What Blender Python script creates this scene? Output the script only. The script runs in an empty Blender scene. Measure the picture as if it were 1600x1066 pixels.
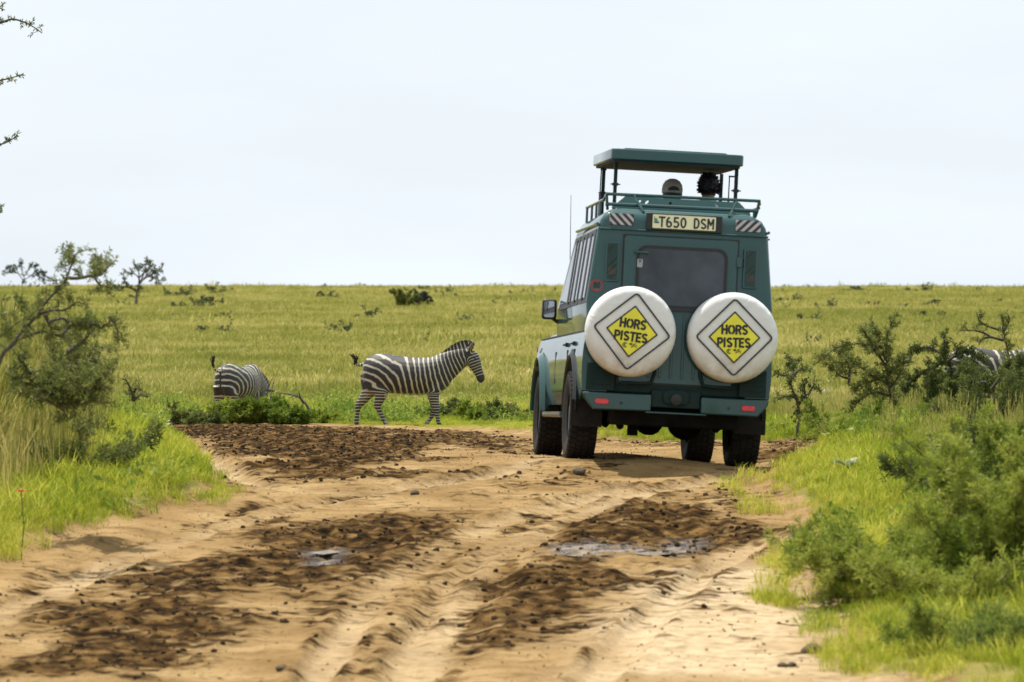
import bpy, bmesh, math, random
import numpy as np
from mathutils import Vector, Matrix

S = bpy.context.scene
COL = S.collection
rad = math.radians
EYE = 2.0                       # eye height of the photographer, metres
FPX = 6000.0                    # focal length in photo pixels (135 mm lens)

# ------------------------------------------------------------------ camera
cam_d = bpy.data.cameras.new('camera')
cam = bpy.data.objects.new('camera', cam_d); COL.objects.link(cam)
cam.location = (0, 0, EYE); cam.rotation_euler = (rad(90), 0, 0)
cam_d.sensor_width = 36.0; cam_d.lens = 135.0
cam_d.clip_start = 0.5; cam_d.clip_end = 6000
cam_d.dof.use_dof = True; cam_d.dof.focus_distance = 50.0; cam_d.dof.aperture_fstop = 4.6
S.camera = cam

# ------------------------------------------------------------------ sky, sun, exposure
SUN_DIR = Vector((-0.22, 0.24, 0.94)).normalized()
w = bpy.data.worlds.new('World'); S.world = w; w.use_nodes = True
nt = w.node_tree; nt.nodes.clear()
def wn(t, **k):
    n = nt.nodes.new(t)
    for a, b in k.items(): setattr(n, a, b)
    return n
out = wn('ShaderNodeOutputWorld'); bg = wn('ShaderNodeBackground')
sky = wn('ShaderNodeTexSky', sky_type='NISHITA', sun_disc=False)
sky.sun_elevation = math.asin(SUN_DIR.z); sky.sun_rotation = math.atan2(SUN_DIR.x, SUN_DIR.y)
sky.air_density = 1.0; sky.dust_density = 3.0; sky.ozone_density = 1.0
tc = wn('ShaderNodeTexCoord'); mp = wn('ShaderNodeMapping'); mp.inputs['Scale'].default_value = (1.0, 1.0, 5.0)
nz = wn('ShaderNodeTexNoise'); nz.inputs['Scale'].default_value = 5.0; nz.inputs['Detail'].default_value = 6
cr = wn('ShaderNodeValToRGB'); cr.color_ramp.elements[0].position = .42; cr.color_ramp.elements[1].position = .72
cr.color_ramp.elements[0].color = (.88, .88, .88, 1); cr.color_ramp.elements[1].color = (1, 1, 1, 1)
mx = wn('ShaderNodeMix', data_type='RGBA'); mx.inputs[7].default_value = (7.35, 7.95, 8.5, 1)   # thin bright veil of cloud
nt.links.new(tc.outputs['Generated'], mp.inputs['Vector']); nt.links.new(mp.outputs['Vector'], nz.inputs['Vector'])
nt.links.new(nz.outputs['Fac'], cr.inputs['Fac']); nt.links.new(cr.outputs['Color'], mx.inputs[0])
nt.links.new(sky.outputs['Color'], mx.inputs[6]); nt.links.new(mx.outputs[2], bg.inputs['Color'])
bg.inputs['Strength'].default_value = 0.10
nt.links.new(bg.outputs['Background'], out.inputs['Surface'])

sd = bpy.data.lights.new('sun', 'SUN'); sd.energy = 5.0; sd.angle = rad(0.5); sd.color = (1.0, .95, .87)
so = bpy.data.objects.new('sun', sd); COL.objects.link(so); so.location = (0, 30, 40)
so.rotation_euler = SUN_DIR.to_track_quat('Z', 'Y').to_euler()
S.view_settings.view_transform = 'Standard'; S.view_settings.look = 'None'
S.view_settings.exposure = 0.32; S.view_settings.gamma = 1.0; S.view_settings.use_curve_mapping = False
S.cycles.max_bounces = 6; S.cycles.transparent_max_bounces = 8
S.cycles.use_denoising = True

# ------------------------------------------------------------------ materials
def MAT(name): 
    m = bpy.data.materials.new(name); m.use_nodes = True
    return m, m.node_tree, m.node_tree.nodes['Principled BSDF']
def pm(name, col, rough=.6, metal=0, spec=.5, noise=None, coat=0, bump=0, nscale=8, col2=None, bscale=None):
    """principled paint with a soft noise in its colour and relief"""
    m, t, b = MAT(name)
    b.inputs['Roughness'].default_value = rough; b.inputs['Metallic'].default_value = metal
    b.inputs['Specular IOR Level'].default_value = spec
    b.inputs['Coat Weight'].default_value = coat; b.inputs['Coat Roughness'].default_value = .06
    c2 = col2 or tuple(x*.72 for x in col)
    tcn = t.nodes.new('ShaderNodeTexCoord'); n = t.nodes.new('ShaderNodeTexNoise')
    n.inputs['Scale'].default_value = nscale; n.inputs['Detail'].default_value = 5
    t.links.new(tcn.outputs['Object'], n.inputs['Vector'])
    r = t.nodes.new('ShaderNodeValToRGB'); r.color_ramp.elements[0].position = .35; r.color_ramp.elements[1].position = .68
    r.color_ramp.elements[0].color = (*c2, 1); r.color_ramp.elements[1].color = (*col, 1)
    t.links.new(n.outputs['Fac'], r.inputs['Fac']); t.links.new(r.outputs['Color'], b.inputs['Base Color'])
    if bump:
        n2 = t.nodes.new('ShaderNodeTexNoise'); n2.inputs['Scale'].default_value = bscale or nscale*3; n2.inputs['Detail'].default_value = 4
        t.links.new(tcn.outputs['Object'], n2.inputs['Vector'])
        bp = t.nodes.new('ShaderNodeBump'); bp.inputs['Strength'].default_value = 1; bp.inputs['Distance'].default_value = bump
        t.links.new(n2.outputs['Fac'], bp.inputs['Height']); t.links.new(bp.outputs['Normal'], b.inputs['Normal'])
    return m
def leafmat(name, c1, c2, c3=None, transl=.35, wscale=.35, rough=.7):
    """thin leaf: diffuse + translucent, colour varied per plant instance and by place"""
    m = bpy.data.materials.new(name); m.use_nodes = True; t = m.node_tree; t.nodes.clear()
    o = t.nodes.new('ShaderNodeOutputMaterial'); d = t.nodes.new('ShaderNodeBsdfDiffuse'); tr = t.nodes.new('ShaderNodeBsdfTranslucent')
    gl = t.nodes.new('ShaderNodeBsdfGlossy'); gl.inputs['Roughness'].default_value = .45
    ms = t.nodes.new('ShaderNodeMixShader'); ms.inputs[0].default_value = transl
    mg = t.nodes.new('ShaderNodeMixShader'); mg.inputs[0].default_value = .015
    oi = t.nodes.new('ShaderNodeObjectInfo'); ge = t.nodes.new('ShaderNodeNewGeometry')
    n = t.nodes.new('ShaderNodeTexNoise'); n.inputs['Scale'].default_value = wscale; n.inputs['Detail'].default_value = 4
    t.links.new(ge.outputs['Position'], n.inputs['Vector'])
    nb = t.nodes.new('ShaderNodeTexNoise'); nb.inputs['Scale'].default_value = wscale*.22; nb.inputs['Detail'].default_value = 3
    mpb = t.nodes.new('ShaderNodeMapping'); mpb.inputs['Scale'].default_value = (.8, .45, 1); t.links.new(ge.outputs['Position'], mpb.inputs[0]); t.links.new(mpb.outputs[0], nb.inputs['Vector'])
    av = t.nodes.new('ShaderNodeMath'); av.operation = 'ADD'; t.links.new(n.outputs['Fac'], av.inputs[0]); t.links.new(nb.outputs['Fac'], av.inputs[1])
    av2 = t.nodes.new('ShaderNodeMath'); av2.operation = 'MULTIPLY_ADD'; av2.inputs[1].default_value = 1.25; av2.inputs[2].default_value = -.75; t.links.new(av.outputs[0], av2.inputs[0])
    r = t.nodes.new('ShaderNodeValToRGB'); e = r.color_ramp.elements
    e[0].position = .25; e[0].color = (*c1, 1); e[1].position = .75; e[1].color = (*(c3 or c2), 1)
    if c3:
        k = e.new(.5); k.color = (*c2, 1)
    a = t.nodes.new('ShaderNodeMath'); a.operation = 'MULTIPLY_ADD'; a.inputs[1].default_value = .45; a.inputs[2].default_value = -.22
    t.links.new(oi.outputs['Random'], a.inputs[0])
    a2 = t.nodes.new('ShaderNodeMath'); a2.operation = 'MULTIPLY_ADD'; a2.inputs[1].default_value = .4; a2.inputs[2].default_value = -.2
    t.links.new(ge.outputs['Random Per Island'], a2.inputs[0])
    s1 = t.nodes.new('ShaderNodeMath'); s1.operation = 'ADD'; s2 = t.nodes.new('ShaderNodeMath'); s2.operation = 'ADD'
    t.links.new(av2.outputs[0], s1.inputs[0]); t.links.new(a.outputs[0], s1.inputs[1])
    t.links.new(s1.outputs[0], s2.inputs[0]); t.links.new(a2.outputs[0], s2.inputs[1])
    t.links.new(s2.outputs[0], r.inputs['Fac'])
    for x in (d, tr): t.links.new(r.outputs['Color'], x.inputs['Color'])
    t.links.new(d.outputs[0], ms.inputs[1]); t.links.new(tr.outputs[0], ms.inputs[2])
    t.links.new(ms.outputs[0], mg.inputs[1]); t.links.new(gl.outputs[0], mg.inputs[2])
    t.links.new(mg.outputs[0], o.inputs['Surface'])
    return m

GREEN = (.008, .064, .062)
M_paint = pm('green_paint', GREEN, .5, coat=.9, spec=.12, nscale=3, col2=(.014, .062, .058), bump=.0008, bscale=2.2)
def add_dust(m, z0, z1, amt, col=(.16, .115, .065)):
    t = m.node_tree; b = t.nodes['Principled BSDF']; src = b.inputs['Base Color'].links[0].from_socket
    tcn = t.nodes.new('ShaderNodeTexCoord'); sep = t.nodes.new('ShaderNodeSeparateXYZ'); t.links.new(tcn.outputs['Object'], sep.inputs[0])
    mr = t.nodes.new('ShaderNodeMapRange'); mr.inputs[1].default_value = z1; mr.inputs[2].default_value = z0; mr.inputs[3].default_value = .12; mr.inputs[4].default_value = 1; t.links.new(sep.outputs[2], mr.inputs[0])
    n = t.nodes.new('ShaderNodeTexNoise'); n.inputs['Scale'].default_value = 5; n.inputs['Detail'].default_value = 9; n.inputs['Roughness'].default_value = .7; t.links.new(tcn.outputs['Object'], n.inputs['Vector'])
    m2 = t.nodes.new('ShaderNodeMapRange'); m2.inputs[1].default_value = .42; m2.inputs[2].default_value = .72; m2.inputs[4].default_value = amt; t.links.new(n.outputs['Fac'], m2.inputs[0])
    ml = t.nodes.new('ShaderNodeMath'); ml.operation = 'MULTIPLY'; t.links.new(mr.outputs[0], ml.inputs[0]); t.links.new(m2.outputs[0], ml.inputs[1])
    mx_ = t.nodes.new('ShaderNodeMix'); mx_.data_type = 'RGBA'; mx_.inputs[7].default_value = (*col, 1); t.links.new(ml.outputs[0], mx_.inputs[0]); t.links.new(src, mx_.inputs[6]); t.links.new(mx_.outputs[2], b.inputs['Base Color'])
    ro = t.nodes.new('ShaderNodeMapRange'); ro.inputs[3].default_value = b.inputs['Coat Weight'].default_value; ro.inputs[4].default_value = .1; t.links.new(ml.outputs[0], ro.inputs[0]); t.links.new(ro.outputs[0], b.inputs['Coat Weight'])
add_dust(M_paint, .45, 1.25, .28, (.10, .085, .055))
_b = M_paint.node_tree.nodes['Principled BSDF']; _b.inputs['Sheen Weight'].default_value = .0; _b.inputs['Sheen Roughness'].default_value = .35; _b.inputs['Sheen Tint'].default_value = (.85, .9, .9, 1)   # film of road dust
M_paint_shaded = pm('green_paint_shaded', (.006, .028, .027), .6, nscale=12, col2=(.008, .020, .018), spec=.2)  # dull copy of the body green with shade mixed into its colour
M_black = pm('black_plastic', (.012, .012, .013), .5, nscale=20)
M_rubber = pm('tyre_rubber', (.011, .011, .012), .85, nscale=14, col2=(.020, .017, .013), bump=.004, spec=.25)
M_under = pm('underbody_metal', (.006, .006, .007), .85, nscale=9, col2=(.013, .011, .009), spec=.1)
add_dust(M_paint_shaded, .45, 1.2, .2, (.06, .05, .035))
add_dust(M_rubber, -.5, .6, .5, (.07, .05, .03))
M_steel = pm('steel', (.35, .36, .37), .35, metal=1, nscale=12)
M_chrome = pm('mirror_glass', (.6, .62, .64), .05, metal=1, nscale=2)
M_glass = pm('tinted_glass', (.010, .016, .024), .06, nscale=3.5, col2=(.045, .056, .068), spec=.5)
M_red = pm('red_lens', (.75, .012, .010), .2, nscale=30, coat=.6, col2=(.55, .008, .008))
M_amber = pm('amber_lens', (.6, .20, .02), .2, nscale=30)
M_plate = pm('plate_yellow', (.80, .78, .50), .4, nscale=6, col2=(.74, .72, .46))
M_ink = pm('black_print', (.012, .012, .014), .6, nscale=25, col2=(.025, .025, .028))
M_yellow = pm('yellow_print', (.84, .78, .05), .6, nscale=10, col2=(.74, .68, .05))
M_white = pm('white_print', (.75, .76, .76), .5, nscale=8)
M_maroon = pm('maroon_film', (.07, .016, .022), .4, nscale=10)
M_silver = pm('silver_film', (.50, .56, .57), .4, nscale=10)
M_redprint = pm('red_print', (.30, .025, .025), .5, nscale=9)
M_greenp = pm('flag_green', (.08, .32, .08), .5)
M_skin_h = pm('skin', (.30, .17, .11), .5, nscale=9)
M_shirt = pm('pale_blue_shirt', (.48, .55, .60), .8, nscale=9)
M_shirt2 = pm('dark_shirt', (.05, .055, .06), .85, nscale=9)
M_trouser = pm('khaki_cloth', (.18, .14, .09), .9)
M_hair = pm('dark_hair', (.010, .009, .010), .6, nscale=40)
M_cap = pm('beige_cap', (.36, .33, .27), .85, nscale=9)
M_bark = pm('dark_bark', (.055, .042, .030), .9, nscale=18, col2=(.10, .085, .065), bump=.004)
M_rock = pm('pale_stone', (.42, .39, .34), .9, nscale=10, col2=(.20, .18, .15), bump=.02)
M_interior = pm('dark_interior', (.02, .02, .022), .8)

def cover_mat():
    m, t, b = MAT('white_vinyl_cover'); b.inputs['Roughness'].default_value = .5
    tcn = t.nodes.new('ShaderNodeTexCoord')
    sep = t.nodes.new('ShaderNodeSeparateXYZ'); t.links.new(tcn.outputs['Object'], sep.inputs[0])
    n = t.nodes.new('ShaderNodeTexNoise'); n.inputs['Scale'].default_value = 7; n.inputs['Detail'].default_value = 8
    t.links.new(tcn.outputs['Object'], n.inputs['Vector'])
    # dust thrown up by the wheels sits on the lower rim
    mr = t.nodes.new('ShaderNodeMapRange'); mr.inputs[1].default_value = -.05; mr.inputs[2].default_value = -.44; mr.inputs[3].default_value = 0; mr.inputs[4].default_value = 1
    t.links.new(sep.outputs[2], mr.inputs[0])
    ml = t.nodes.new('ShaderNodeMath'); ml.operation = 'MULTIPLY'; t.links.new(mr.outputs[0], ml.inputs[0])
    mr2 = t.nodes.new('ShaderNodeMapRange'); mr2.inputs[1].default_value = .25; mr2.inputs[2].default_value = .66
    t.links.new(n.outputs['Fac'], mr2.inputs[0]); t.links.new(mr2.outputs[0], ml.inputs[1])
    mxn = t.nodes.new('ShaderNodeMix'); mxn.data_type = 'RGBA'
    mxn.inputs[6].default_value = (.74, .73, .69, 1); mxn.inputs[7].default_value = (.38, .29, .17, 1)
    t.links.new(ml.outputs[0], mxn.inputs[0])
    mx2 = t.nodes.new('ShaderNodeMix'); mx2.data_type = 'RGBA'; mx2.blend_type = 'MULTIPLY'; mx2.inputs[0].default_value = .35
    n3 = t.nodes.new('ShaderNodeTexNoise'); n3.inputs['Scale'].default_value = 4; n3.inputs['Detail'].default_value = 6
    t.links.new(tcn.outputs['Object'], n3.inputs['Vector'])
    t.links.new(mxn.outputs[2], mx2.inputs[6]); t.links.new(n3.outputs['Color'], mx2.inputs[7])
    rgb = t.nodes.new('ShaderNodeMix'); rgb.data_type = 'RGBA'; rgb.inputs[0].default_value = .82
    t.links.new(mx2.outputs[2], rgb.inputs[6]); t.links.new(mxn.outputs[2], rgb.inputs[7])
    t.links.new(rgb.outputs[2], b.inputs['Base Color'])
    n2 = t.nodes.new('ShaderNodeTexNoise'); n2.inputs['Scale'].default_value = 5; n2.inputs['Detail'].default_value = 3; n2.inputs['Distortion'].default_value = 1.5
    t.links.new(tcn.outputs['Object'], n2.inputs['Vector'])
    bp = t.nodes.new('ShaderNodeBump'); bp.inputs['Distance'].default_value = .016; bp.inputs['Strength'].default_value = 1.0
    t.links.new(n2.outputs['Fac'], bp.inputs['Height']); t.links.new(bp.outputs['Normal'], b.inputs['Normal'])
    return m
M_cover = cover_mat()

# ------------------------------------------------------------------ numpy noise
def _hash(ix, iy, s):
    h = (ix.astype(np.int64)*374761393 + iy.astype(np.int64)*668265263 + s*1442695041) & 0x7fffffff
    h = ((h ^ (h >> 13))*1274126177) & 0x7fffffff
    return ((h ^ (h >> 16)) & 0xffff)/65535.0
def vnoise(x, y, s=0):
    ix = np.floor(x); iy = np.floor(y); fx = x-ix; fy = y-iy
    fx = fx*fx*(3-2*fx); fy = fy*fy*(3-2*fy); ix = ix.astype(np.int64); iy = iy.astype(np.int64)
    a = _hash(ix, iy, s); b = _hash(ix+1, iy, s); c = _hash(ix, iy+1, s); d = _hash(ix+1, iy+1, s)
    return (a*(1-fx)+b*fx)*(1-fy)+(c*(1-fx)+d*fx)*fy
def fbm(x, y, o=4, s=0):
    r = 0; a = .5; t = 0
    for k in range(o):
        r = r+a*vnoise(x*2**k+17.3*k, y*2**k-9.1*k, s+k); t += a; a *= .5
    return r/t
def sstep(a, b, x):
    t = np.clip((x-a)/(b-a), 0, 1); return t*t*(3-2*t)

# ------------------------------------------------------------------ the lie of the land
PD = np.array([-60, 0, 15, 22, 25, 28, 31, 34, 36, 39, 44, 50, 60, 68, 72, 76, 85, 95, 120, 150, 220, 350, 520, 700, 800, 1000, 1600.])
PZ = np.array([-.3, 0, .0, .06, .25, .46, .67, .85, .89, .87, .82, .75, .62, .51, .49, .57, .75, .96, 1.42, 2.0, 3.2, 5.55, 8.6, 11.2, 11.3, 9.4, 1.5])
_sl = np.gradient(PZ, PD)
def base(d):
    d = np.asarray(d, float); i = np.clip(np.searchsorted(PD, d)-1, 0, len(PD)-2)
    h = PD[i+1]-PD[i]; t = np.clip((d-PD[i])/h, 0, 1)
    return ((2*t**3-3*t**2+1)*PZ[i]+(t**3-2*t**2+t)*h*_sl[i]+(-2*t**3+3*t**2)*PZ[i+1]+(t**3-t**2)*h*_sl[i+1])
_dd = np.concatenate([np.arange(18, 80, .02), np.arange(80, 690, .5)])
_rr = np.minimum.accumulate(533+FPX*(EYE-base(_dd))/_dd)
def dist_of_row(row): return float(np.interp(-row, -_rr, _dd))
def ground(px, row):
    """the place on the ground seen in the photograph at (px, row)"""
    d = dist_of_row(row); return np.array([(px-800)/FPX*d, d])
def at(px, row, d): return Vector(((px-800)/FPX*d, d, EYE+(533-row)/FPX*d))

def spline(P, k=4):
    """Catmull-Rom through rows of numbers"""
    P = np.array(P, float); Q = np.vstack([2*P[0]-P[1], P, 2*P[-1]-P[-2]]); o = []
    for i in range(1, len(Q)-2):
        for j in range(k):
            t = j/k; a, b, c, d = Q[i-1], Q[i], Q[i+1], Q[i+2]
            o.append(.5*((2*b)+(-a+c)*t+(2*a-5*b+4*c-d)*t*t+(-a+3*b-3*c+d)*t**3))
    o.append(P[-1]); return np.array(o)
def poly(pts, n=6):
    """outline given as photo points, refined so it curves properly on the ground"""
    o = []
    for (a, b), (c, e) in zip(pts, pts[1:]+pts[:1]):
        for k in range(n): o.append(ground(a+(c-a)*k/n, b+(e-b)*k/n))
    return np.array(o)
def sdist(P, X, Y):
    """signed distance (inside positive) of points to a closed outline"""
    X = X.ravel(); Y = Y.ravel(); best = np.full(X.shape, 1e9); ins = np.zeros(X.shape, bool)
    for (x0, y0), (x1, y1) in zip(P, np.roll(P, -1, 0)):
        dx, dy = x1-x0, y1-y0; L = dx*dx+dy*dy+1e-12
        t = np.clip(((X-x0)*dx+(Y-y0)*dy)/L, 0, 1)
        best = np.minimum(best, (X-x0-t*dx)**2+(Y-y0-t*dy)**2)
        c = (y0 > Y) != (y1 > Y)
        ins ^= c & (X < dx*(Y-y0)/(dy if abs(dy) > 1e-12 else 1e-12)+x0)
    return np.where(ins, 1, -1)*np.sqrt(best)
def sline(pts, X, Y, arc=False):
    P = [ground(*p) for p in pts]; X = X.ravel(); Y = Y.ravel(); best = np.full(X.shape, 1e9); S_ = np.zeros(X.shape); acc = 0
    for (x0, y0), (x1, y1) in zip(P, P[1:]):
        dx, dy = x1-x0, y1-y0; t = np.clip(((X-x0)*dx+(Y-y0)*dy)/(dx*dx+dy*dy+1e-12), 0, 1)
        d2 = (X-x0-t*dx)**2+(Y-y0-t*dy)**2; L = math.hypot(dx, dy); S_ = np.where(d2 < best, acc+t*L, S_); best = np.minimum(best, d2); acc += L
    return (np.sqrt(best), S_) if arc else np.sqrt(best)

ROAD = poly([(-250, 1010), (0, 900), (70, 855), (200, 815), (345, 775), (352, 752), (310, 705), (262, 676), (205, 661.5), (330, 660.5), (470, 661.5), (560, 664.5), (640, 667), (720, 671),
             (800, 678), (900, 688), (1010, 691), (1120, 693), (1200, 694), (1262, 690), (1280, 699), (1235, 715), (1195, 735), (1180, 765), (1215, 800), (1235, 850), (1200, 905), (1260, 950),
             (1300, 1000), (1350, 1065), (1420, 1066), (1420, 1066), (-250, 1066)])
ROAD = np.vstack([ROAD[:-18], [[2.5, 21], [2.6, 10], [2.6, -25], [-3.2, -25], [-3.2, 10], [-3.6, 21]]])
MUDS = [
 ([(235, 667), (330, 664), (440, 667), (560, 676), (650, 684), (700, 697), (640, 716), (590, 732), (500, 746), (410, 742), (360, 712), (300, 690)], 1.0),
 ([(520, 668), (640, 674), (760, 680), (845, 692), (828, 712), (720, 704), (640, 690)], .85),
 ([(430, 735), (560, 730), (660, 735), (640, 752), (520, 764), (420, 756)], .75),
 ([(-40, 1066), (0, 1022), (110, 985), (165, 940), (260, 885), (350, 850), (450, 815), (560, 793), (650, 798), (720, 822), (690, 858), (620, 885), (500, 905), (420, 950), (330, 990), (250, 1066)], 1.0),
 ([(500, 905), (560, 892), (545, 960), (505, 975)], .7),
 ([(780, 880), (840, 835), (900, 800), (985, 780), (1060, 786), (1120, 812), (1240, 845), (1215, 862), (1095, 872), (1010, 880), (960, 910), (905, 960), (850, 1005), (760, 1066), (660, 1066), (720, 975), (755, 905)], 1.0),
 ([(830, 752), (880, 733), (930, 733), (925, 748), (860, 756)], .7),
 ([(1010, 760), (1090, 765), (1170, 778), (1150, 800), (1060, 790)], .6),
 ([(1190, 690), (1262, 690), (1275, 700), (1235, 712), (1195, 712)], .8),
 ([(905, 688), (1010, 692), (1190, 694), (1185, 700), (1000, 699)], .6),
 ([(940, 975), (1040, 890), (1090, 885), (1050, 925), (980, 965)], .5),
]
RUTS = [([(655, 905), (700, 868), (760, 838), (830, 808), (940, 770)], .14), ([(630, 1000), (685, 925), (740, 872), (800, 840)], .10), ([(30, 925), (150, 862), (300, 815), (450, 775)], .12),
        ([(330, 820), (520, 775), (760, 745), (900, 722)], .12), ([(700, 1066), (745, 950), (800, 872), (880, 810), (985, 776)], .10)]
TRACKS = [([(600, 1120), (648, 1040), (690, 960), (740, 892), (805, 842), (905, 795), (1030, 765), (1160, 741)], .17), ([(-80, 1010), (0, 966), (100, 915), (230, 860), (400, 803), (600, 765), (780, 738), (903, 720)], .17),
          ([(470, 1090), (545, 985), (630, 890), (735, 828), (850, 790), (980, 758)], .12), ([(900, 1100), (1000, 985), (1090, 905), (1170, 850)], .13), ([(300, 700), (380, 748), (520, 768), (700, 757)], .14)]
PALE = [(930, 985), (1010, 915), (1100, 885), (1240, 872), (1280, 960), (1400, 1066), (820, 1066)]
PUDDLES = [([(858, 866), (880, 846), (930, 836), (985, 842), (1000, 858), (960, 872), (900, 876)], 'a'), ([(985, 868), (1035, 862), (1058, 838), (1078, 828), (1088, 846), (1070, 866), (1020, 876)], 'b'),
           ([(484, 860), (515, 853), (530, 859), (505, 867)], 'c'), ([(490, 875), (512, 872), (515, 880), (498, 883)], 'd')]

# vehicle pose (found from the tyre contacts, lamps, covers and plate in the photo)
CAR_T = Vector((1.3446, 35.10, .8833))
CAR_R = Matrix.Rotation(.08106, 4, 'Z') @ Matrix.Rotation(-.01919, 4, 'X') @ Matrix.Rotation(.05124, 4, 'Y')
CAR_M = Matrix.Translation(CAR_T) @ CAR_R

def surf(X, Y, detail=True):
    """height and masks of the ground"""
    sh = X.shape; X = X.ravel(); Y = Y.ravel()
    Z = base(Y)
    near = (Y < 78) & (Y > -30) & (np.abs(X) < 14)
    road = np.full(X.shape, -9.0); mud = np.zeros(X.shape); wet = np.zeros(X.shape)
    xn, yn = X[near], Y[near]
    wob = (fbm(xn*1.3, yn*.8, 4, 3)-.5)*.9
    road[near] = sdist(ROAD, xn, yn)+wob*.5
    m = np.zeros(xn.shape)
    nn = (fbm(xn*1.6, yn*1.1, 5, 11)-.5)
    for P, s in MUDS:
        dd = sdist(poly(P, 3), xn, yn)
        m = np.maximum(m, s*sstep(-.55, .45, dd+nn*1.7))
    rut = np.zeros(xn.shape)
    for P, wd in RUTS:
        r = sline(P, xn, yn); rut = np.maximum(rut, np.exp(-(r/wd)**2))
    m = np.maximum(m, .62*rut*sstep(.42, .6, fbm(xn*1.1, yn*.7, 3, 21)))
    core = np.zeros(xn.shape); ridge = np.zeros(xn.shape); tread = np.zeros(xn.shape)
    for P, wd in TRACKS:
        Ps = [tuple(q) for q in spline(P, 4)]
        r, sa = sline(Ps, xn, yn, True); r = r+(fbm(xn*2.1, yn*1.4, 3, 33)-.5)*.10
        brk = sstep(.30, .48, fbm(xn*.5, yn*.35, 3, 35))
        c = np.exp(-(r/wd)**4)*(.35+.65*brk); core = np.maximum(core, c)
        ridge = np.maximum(ridge, np.exp(-((r-wd*1.35)/(.45*wd))**2)*(.35+.65*brk))
        tread += c*np.sin(sa*2*np.pi/.17)*np.sign(np.sin(r*40)+.2)
    m = m*(1-.8*core); m = np.maximum(m, .62*ridge*sstep(.38, .56, fbm(xn*2.6, yn*1.8, 3, 37)))
    speck = sstep(.60, .74, fbm(xn*4.2, yn*3.1, 4, 31))
    m = np.maximum(m, .55*speck*sstep(-.1, .3, nn+.12))
    mud[near] = m
    w_ = np.zeros(xn.shape)
    for P, _ in PUDDLES:
        w_ = np.maximum(w_, sstep(-.22, .12, sdist(poly(P, 3), xn, yn)))
    wet[near] = np.clip(w_*1.2, 0, 1)
    R = sstep(-.45, .0, road)
    # relief: clods in the mud, gentle sand, ruts pressed in, grassy verges a little higher
    clod = (fbm(xn*5.5, yn*4.2, 4, 41)-.5)
    big = (fbm(xn*.9, yn*.6, 3, 51)-.5)
    lump = np.maximum(0, vnoise(xn*9, yn*7, 61)-.55)
    zr = big*.07 + m*(clod*.08+lump*.09+.008) + (1-m)*clod*.02 - rut*.05 - core*.045 + ridge*.012*(1+clod*1.2) + tread*.003
    zg = .10+(fbm(xn*.7, yn*.7, 3, 71)-.5)*.22
    Z[near] += zr*R[near]+zg*(1-R[near])*sstep(66, 54, yn)
    far = ~near
    Z[far] += (fbm(X[far]*.03, Y[far]*.03, 3, 81)-.5)*.5*sstep(70, 160, Y[far])*np.clip(Y[far]/250, .3, 1.6)
    # the ground the vehicle stands on, tilted to the right
    dx, dy = X-CAR_T.x, Y-(CAR_T.y+1.5)
    n = CAR_R.to_3x3() @ Vector((0, 0, 1))
    zp = CAR_T.z-(n.x*(X-CAR_T.x)+n.y*(Y-CAR_T.y))/n.z
    wgt = sstep(2.0, 1.0, np.abs(dx+.08*dy))*sstep(3.1, 2.0, np.abs(dy))
    xl = dx+.08*(Y-CAR_T.y)
    zp = zp+(np.exp(-(xl/.42)**2)*.055)+.012*(fbm(X*4, Y*4, 3, 91)-.5)*1.5
    Z = Z*(1-wgt)+zp*wgt
    # hollows that hold the rain
    for (P, _), wz in zip(PUDDLES, PUD_Z):
        dd = sdist(poly(P, 3), xn, yn)
        k = sstep(-.60, .12, dd)
        Z[near] = Z[near]*(1-k)+k*(wz-.010+(fbm(xn*7, yn*8, 4, 47)-.47)*.11)
    pale = np.zeros(X.shape); pale[near] = sstep(-.5, .6, sdist(poly(PALE, 4), xn, yn)+nn*1.2)
    pale[near] = np.maximum(pale[near], .5*core*(1-.5*m))
    return Z.reshape(sh), R.reshape(sh), mud.reshape(sh), wet.reshape(sh), pale.reshape(sh)
PUD_Z = [float(base(np.mean([ground(*p)[1] for p in P])))-.015 for P, _ in PUDDLES]

def grid_lines():
    ys = np.concatenate([np.arange(-30, 18, 1.5), np.arange(18, 21.5, .12), np.arange(21.5, 46, .055), np.arange(46, 80, .11), 80*np.power(1.0145, np.arange(0, 215))])
    s = np.linspace(-1, 1, 430); xs = np.sign(s)*(np.abs(s)*.55+np.abs(s)**3*.45)
    return xs, ys
def build_ground():
    xs, ys = grid_lines(); W = np.maximum(9.5, ys*.30)
    X = xs[None, :]*W[:, None]; Y = np.repeat(ys[:, None], len(xs), 1)
    Z, R, Mu, We, Pa = surf(X, Y)
    ny, nx = X.shape
    me = bpy.data.meshes.new('ground')
    co = np.stack([X, Y, Z], -1).reshape(-1, 3)
    idx = np.arange(ny*nx).reshape(ny, nx)
    q = np.stack([idx[:-1, :-1], idx[:-1, 1:], idx[1:, 1:], idx[1:, :-1]], -1).reshape(-1, 4)
    me.vertices.add(len(co)); me.vertices.foreach_set('co', co.ravel())
    me.loops.add(q.size); me.loops.foreach_set('vertex_index', q.ravel())
    me.polygons.add(len(q)); me.polygons.foreach_set('loop_start', np.arange(0, q.size, 4)); me.polygons.foreach_set('loop_total', np.full(len(q), 4))
    me.update(); me.validate()
    me.polygons.foreach_set('use_smooth', np.ones(len(q), bool))
    for nme, a in (('road', R), ('mud', Mu), ('wet', We), ('pale', Pa)):
        at_ = me.attributes.new(nme, 'FLOAT', 'POINT'); at_.data.foreach_set('value', a.ravel().astype(np.float32))
    o = bpy.data.objects.new('ground', me); COL.objects.link(o); o['kind'] = 'structure'
    return o
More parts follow.
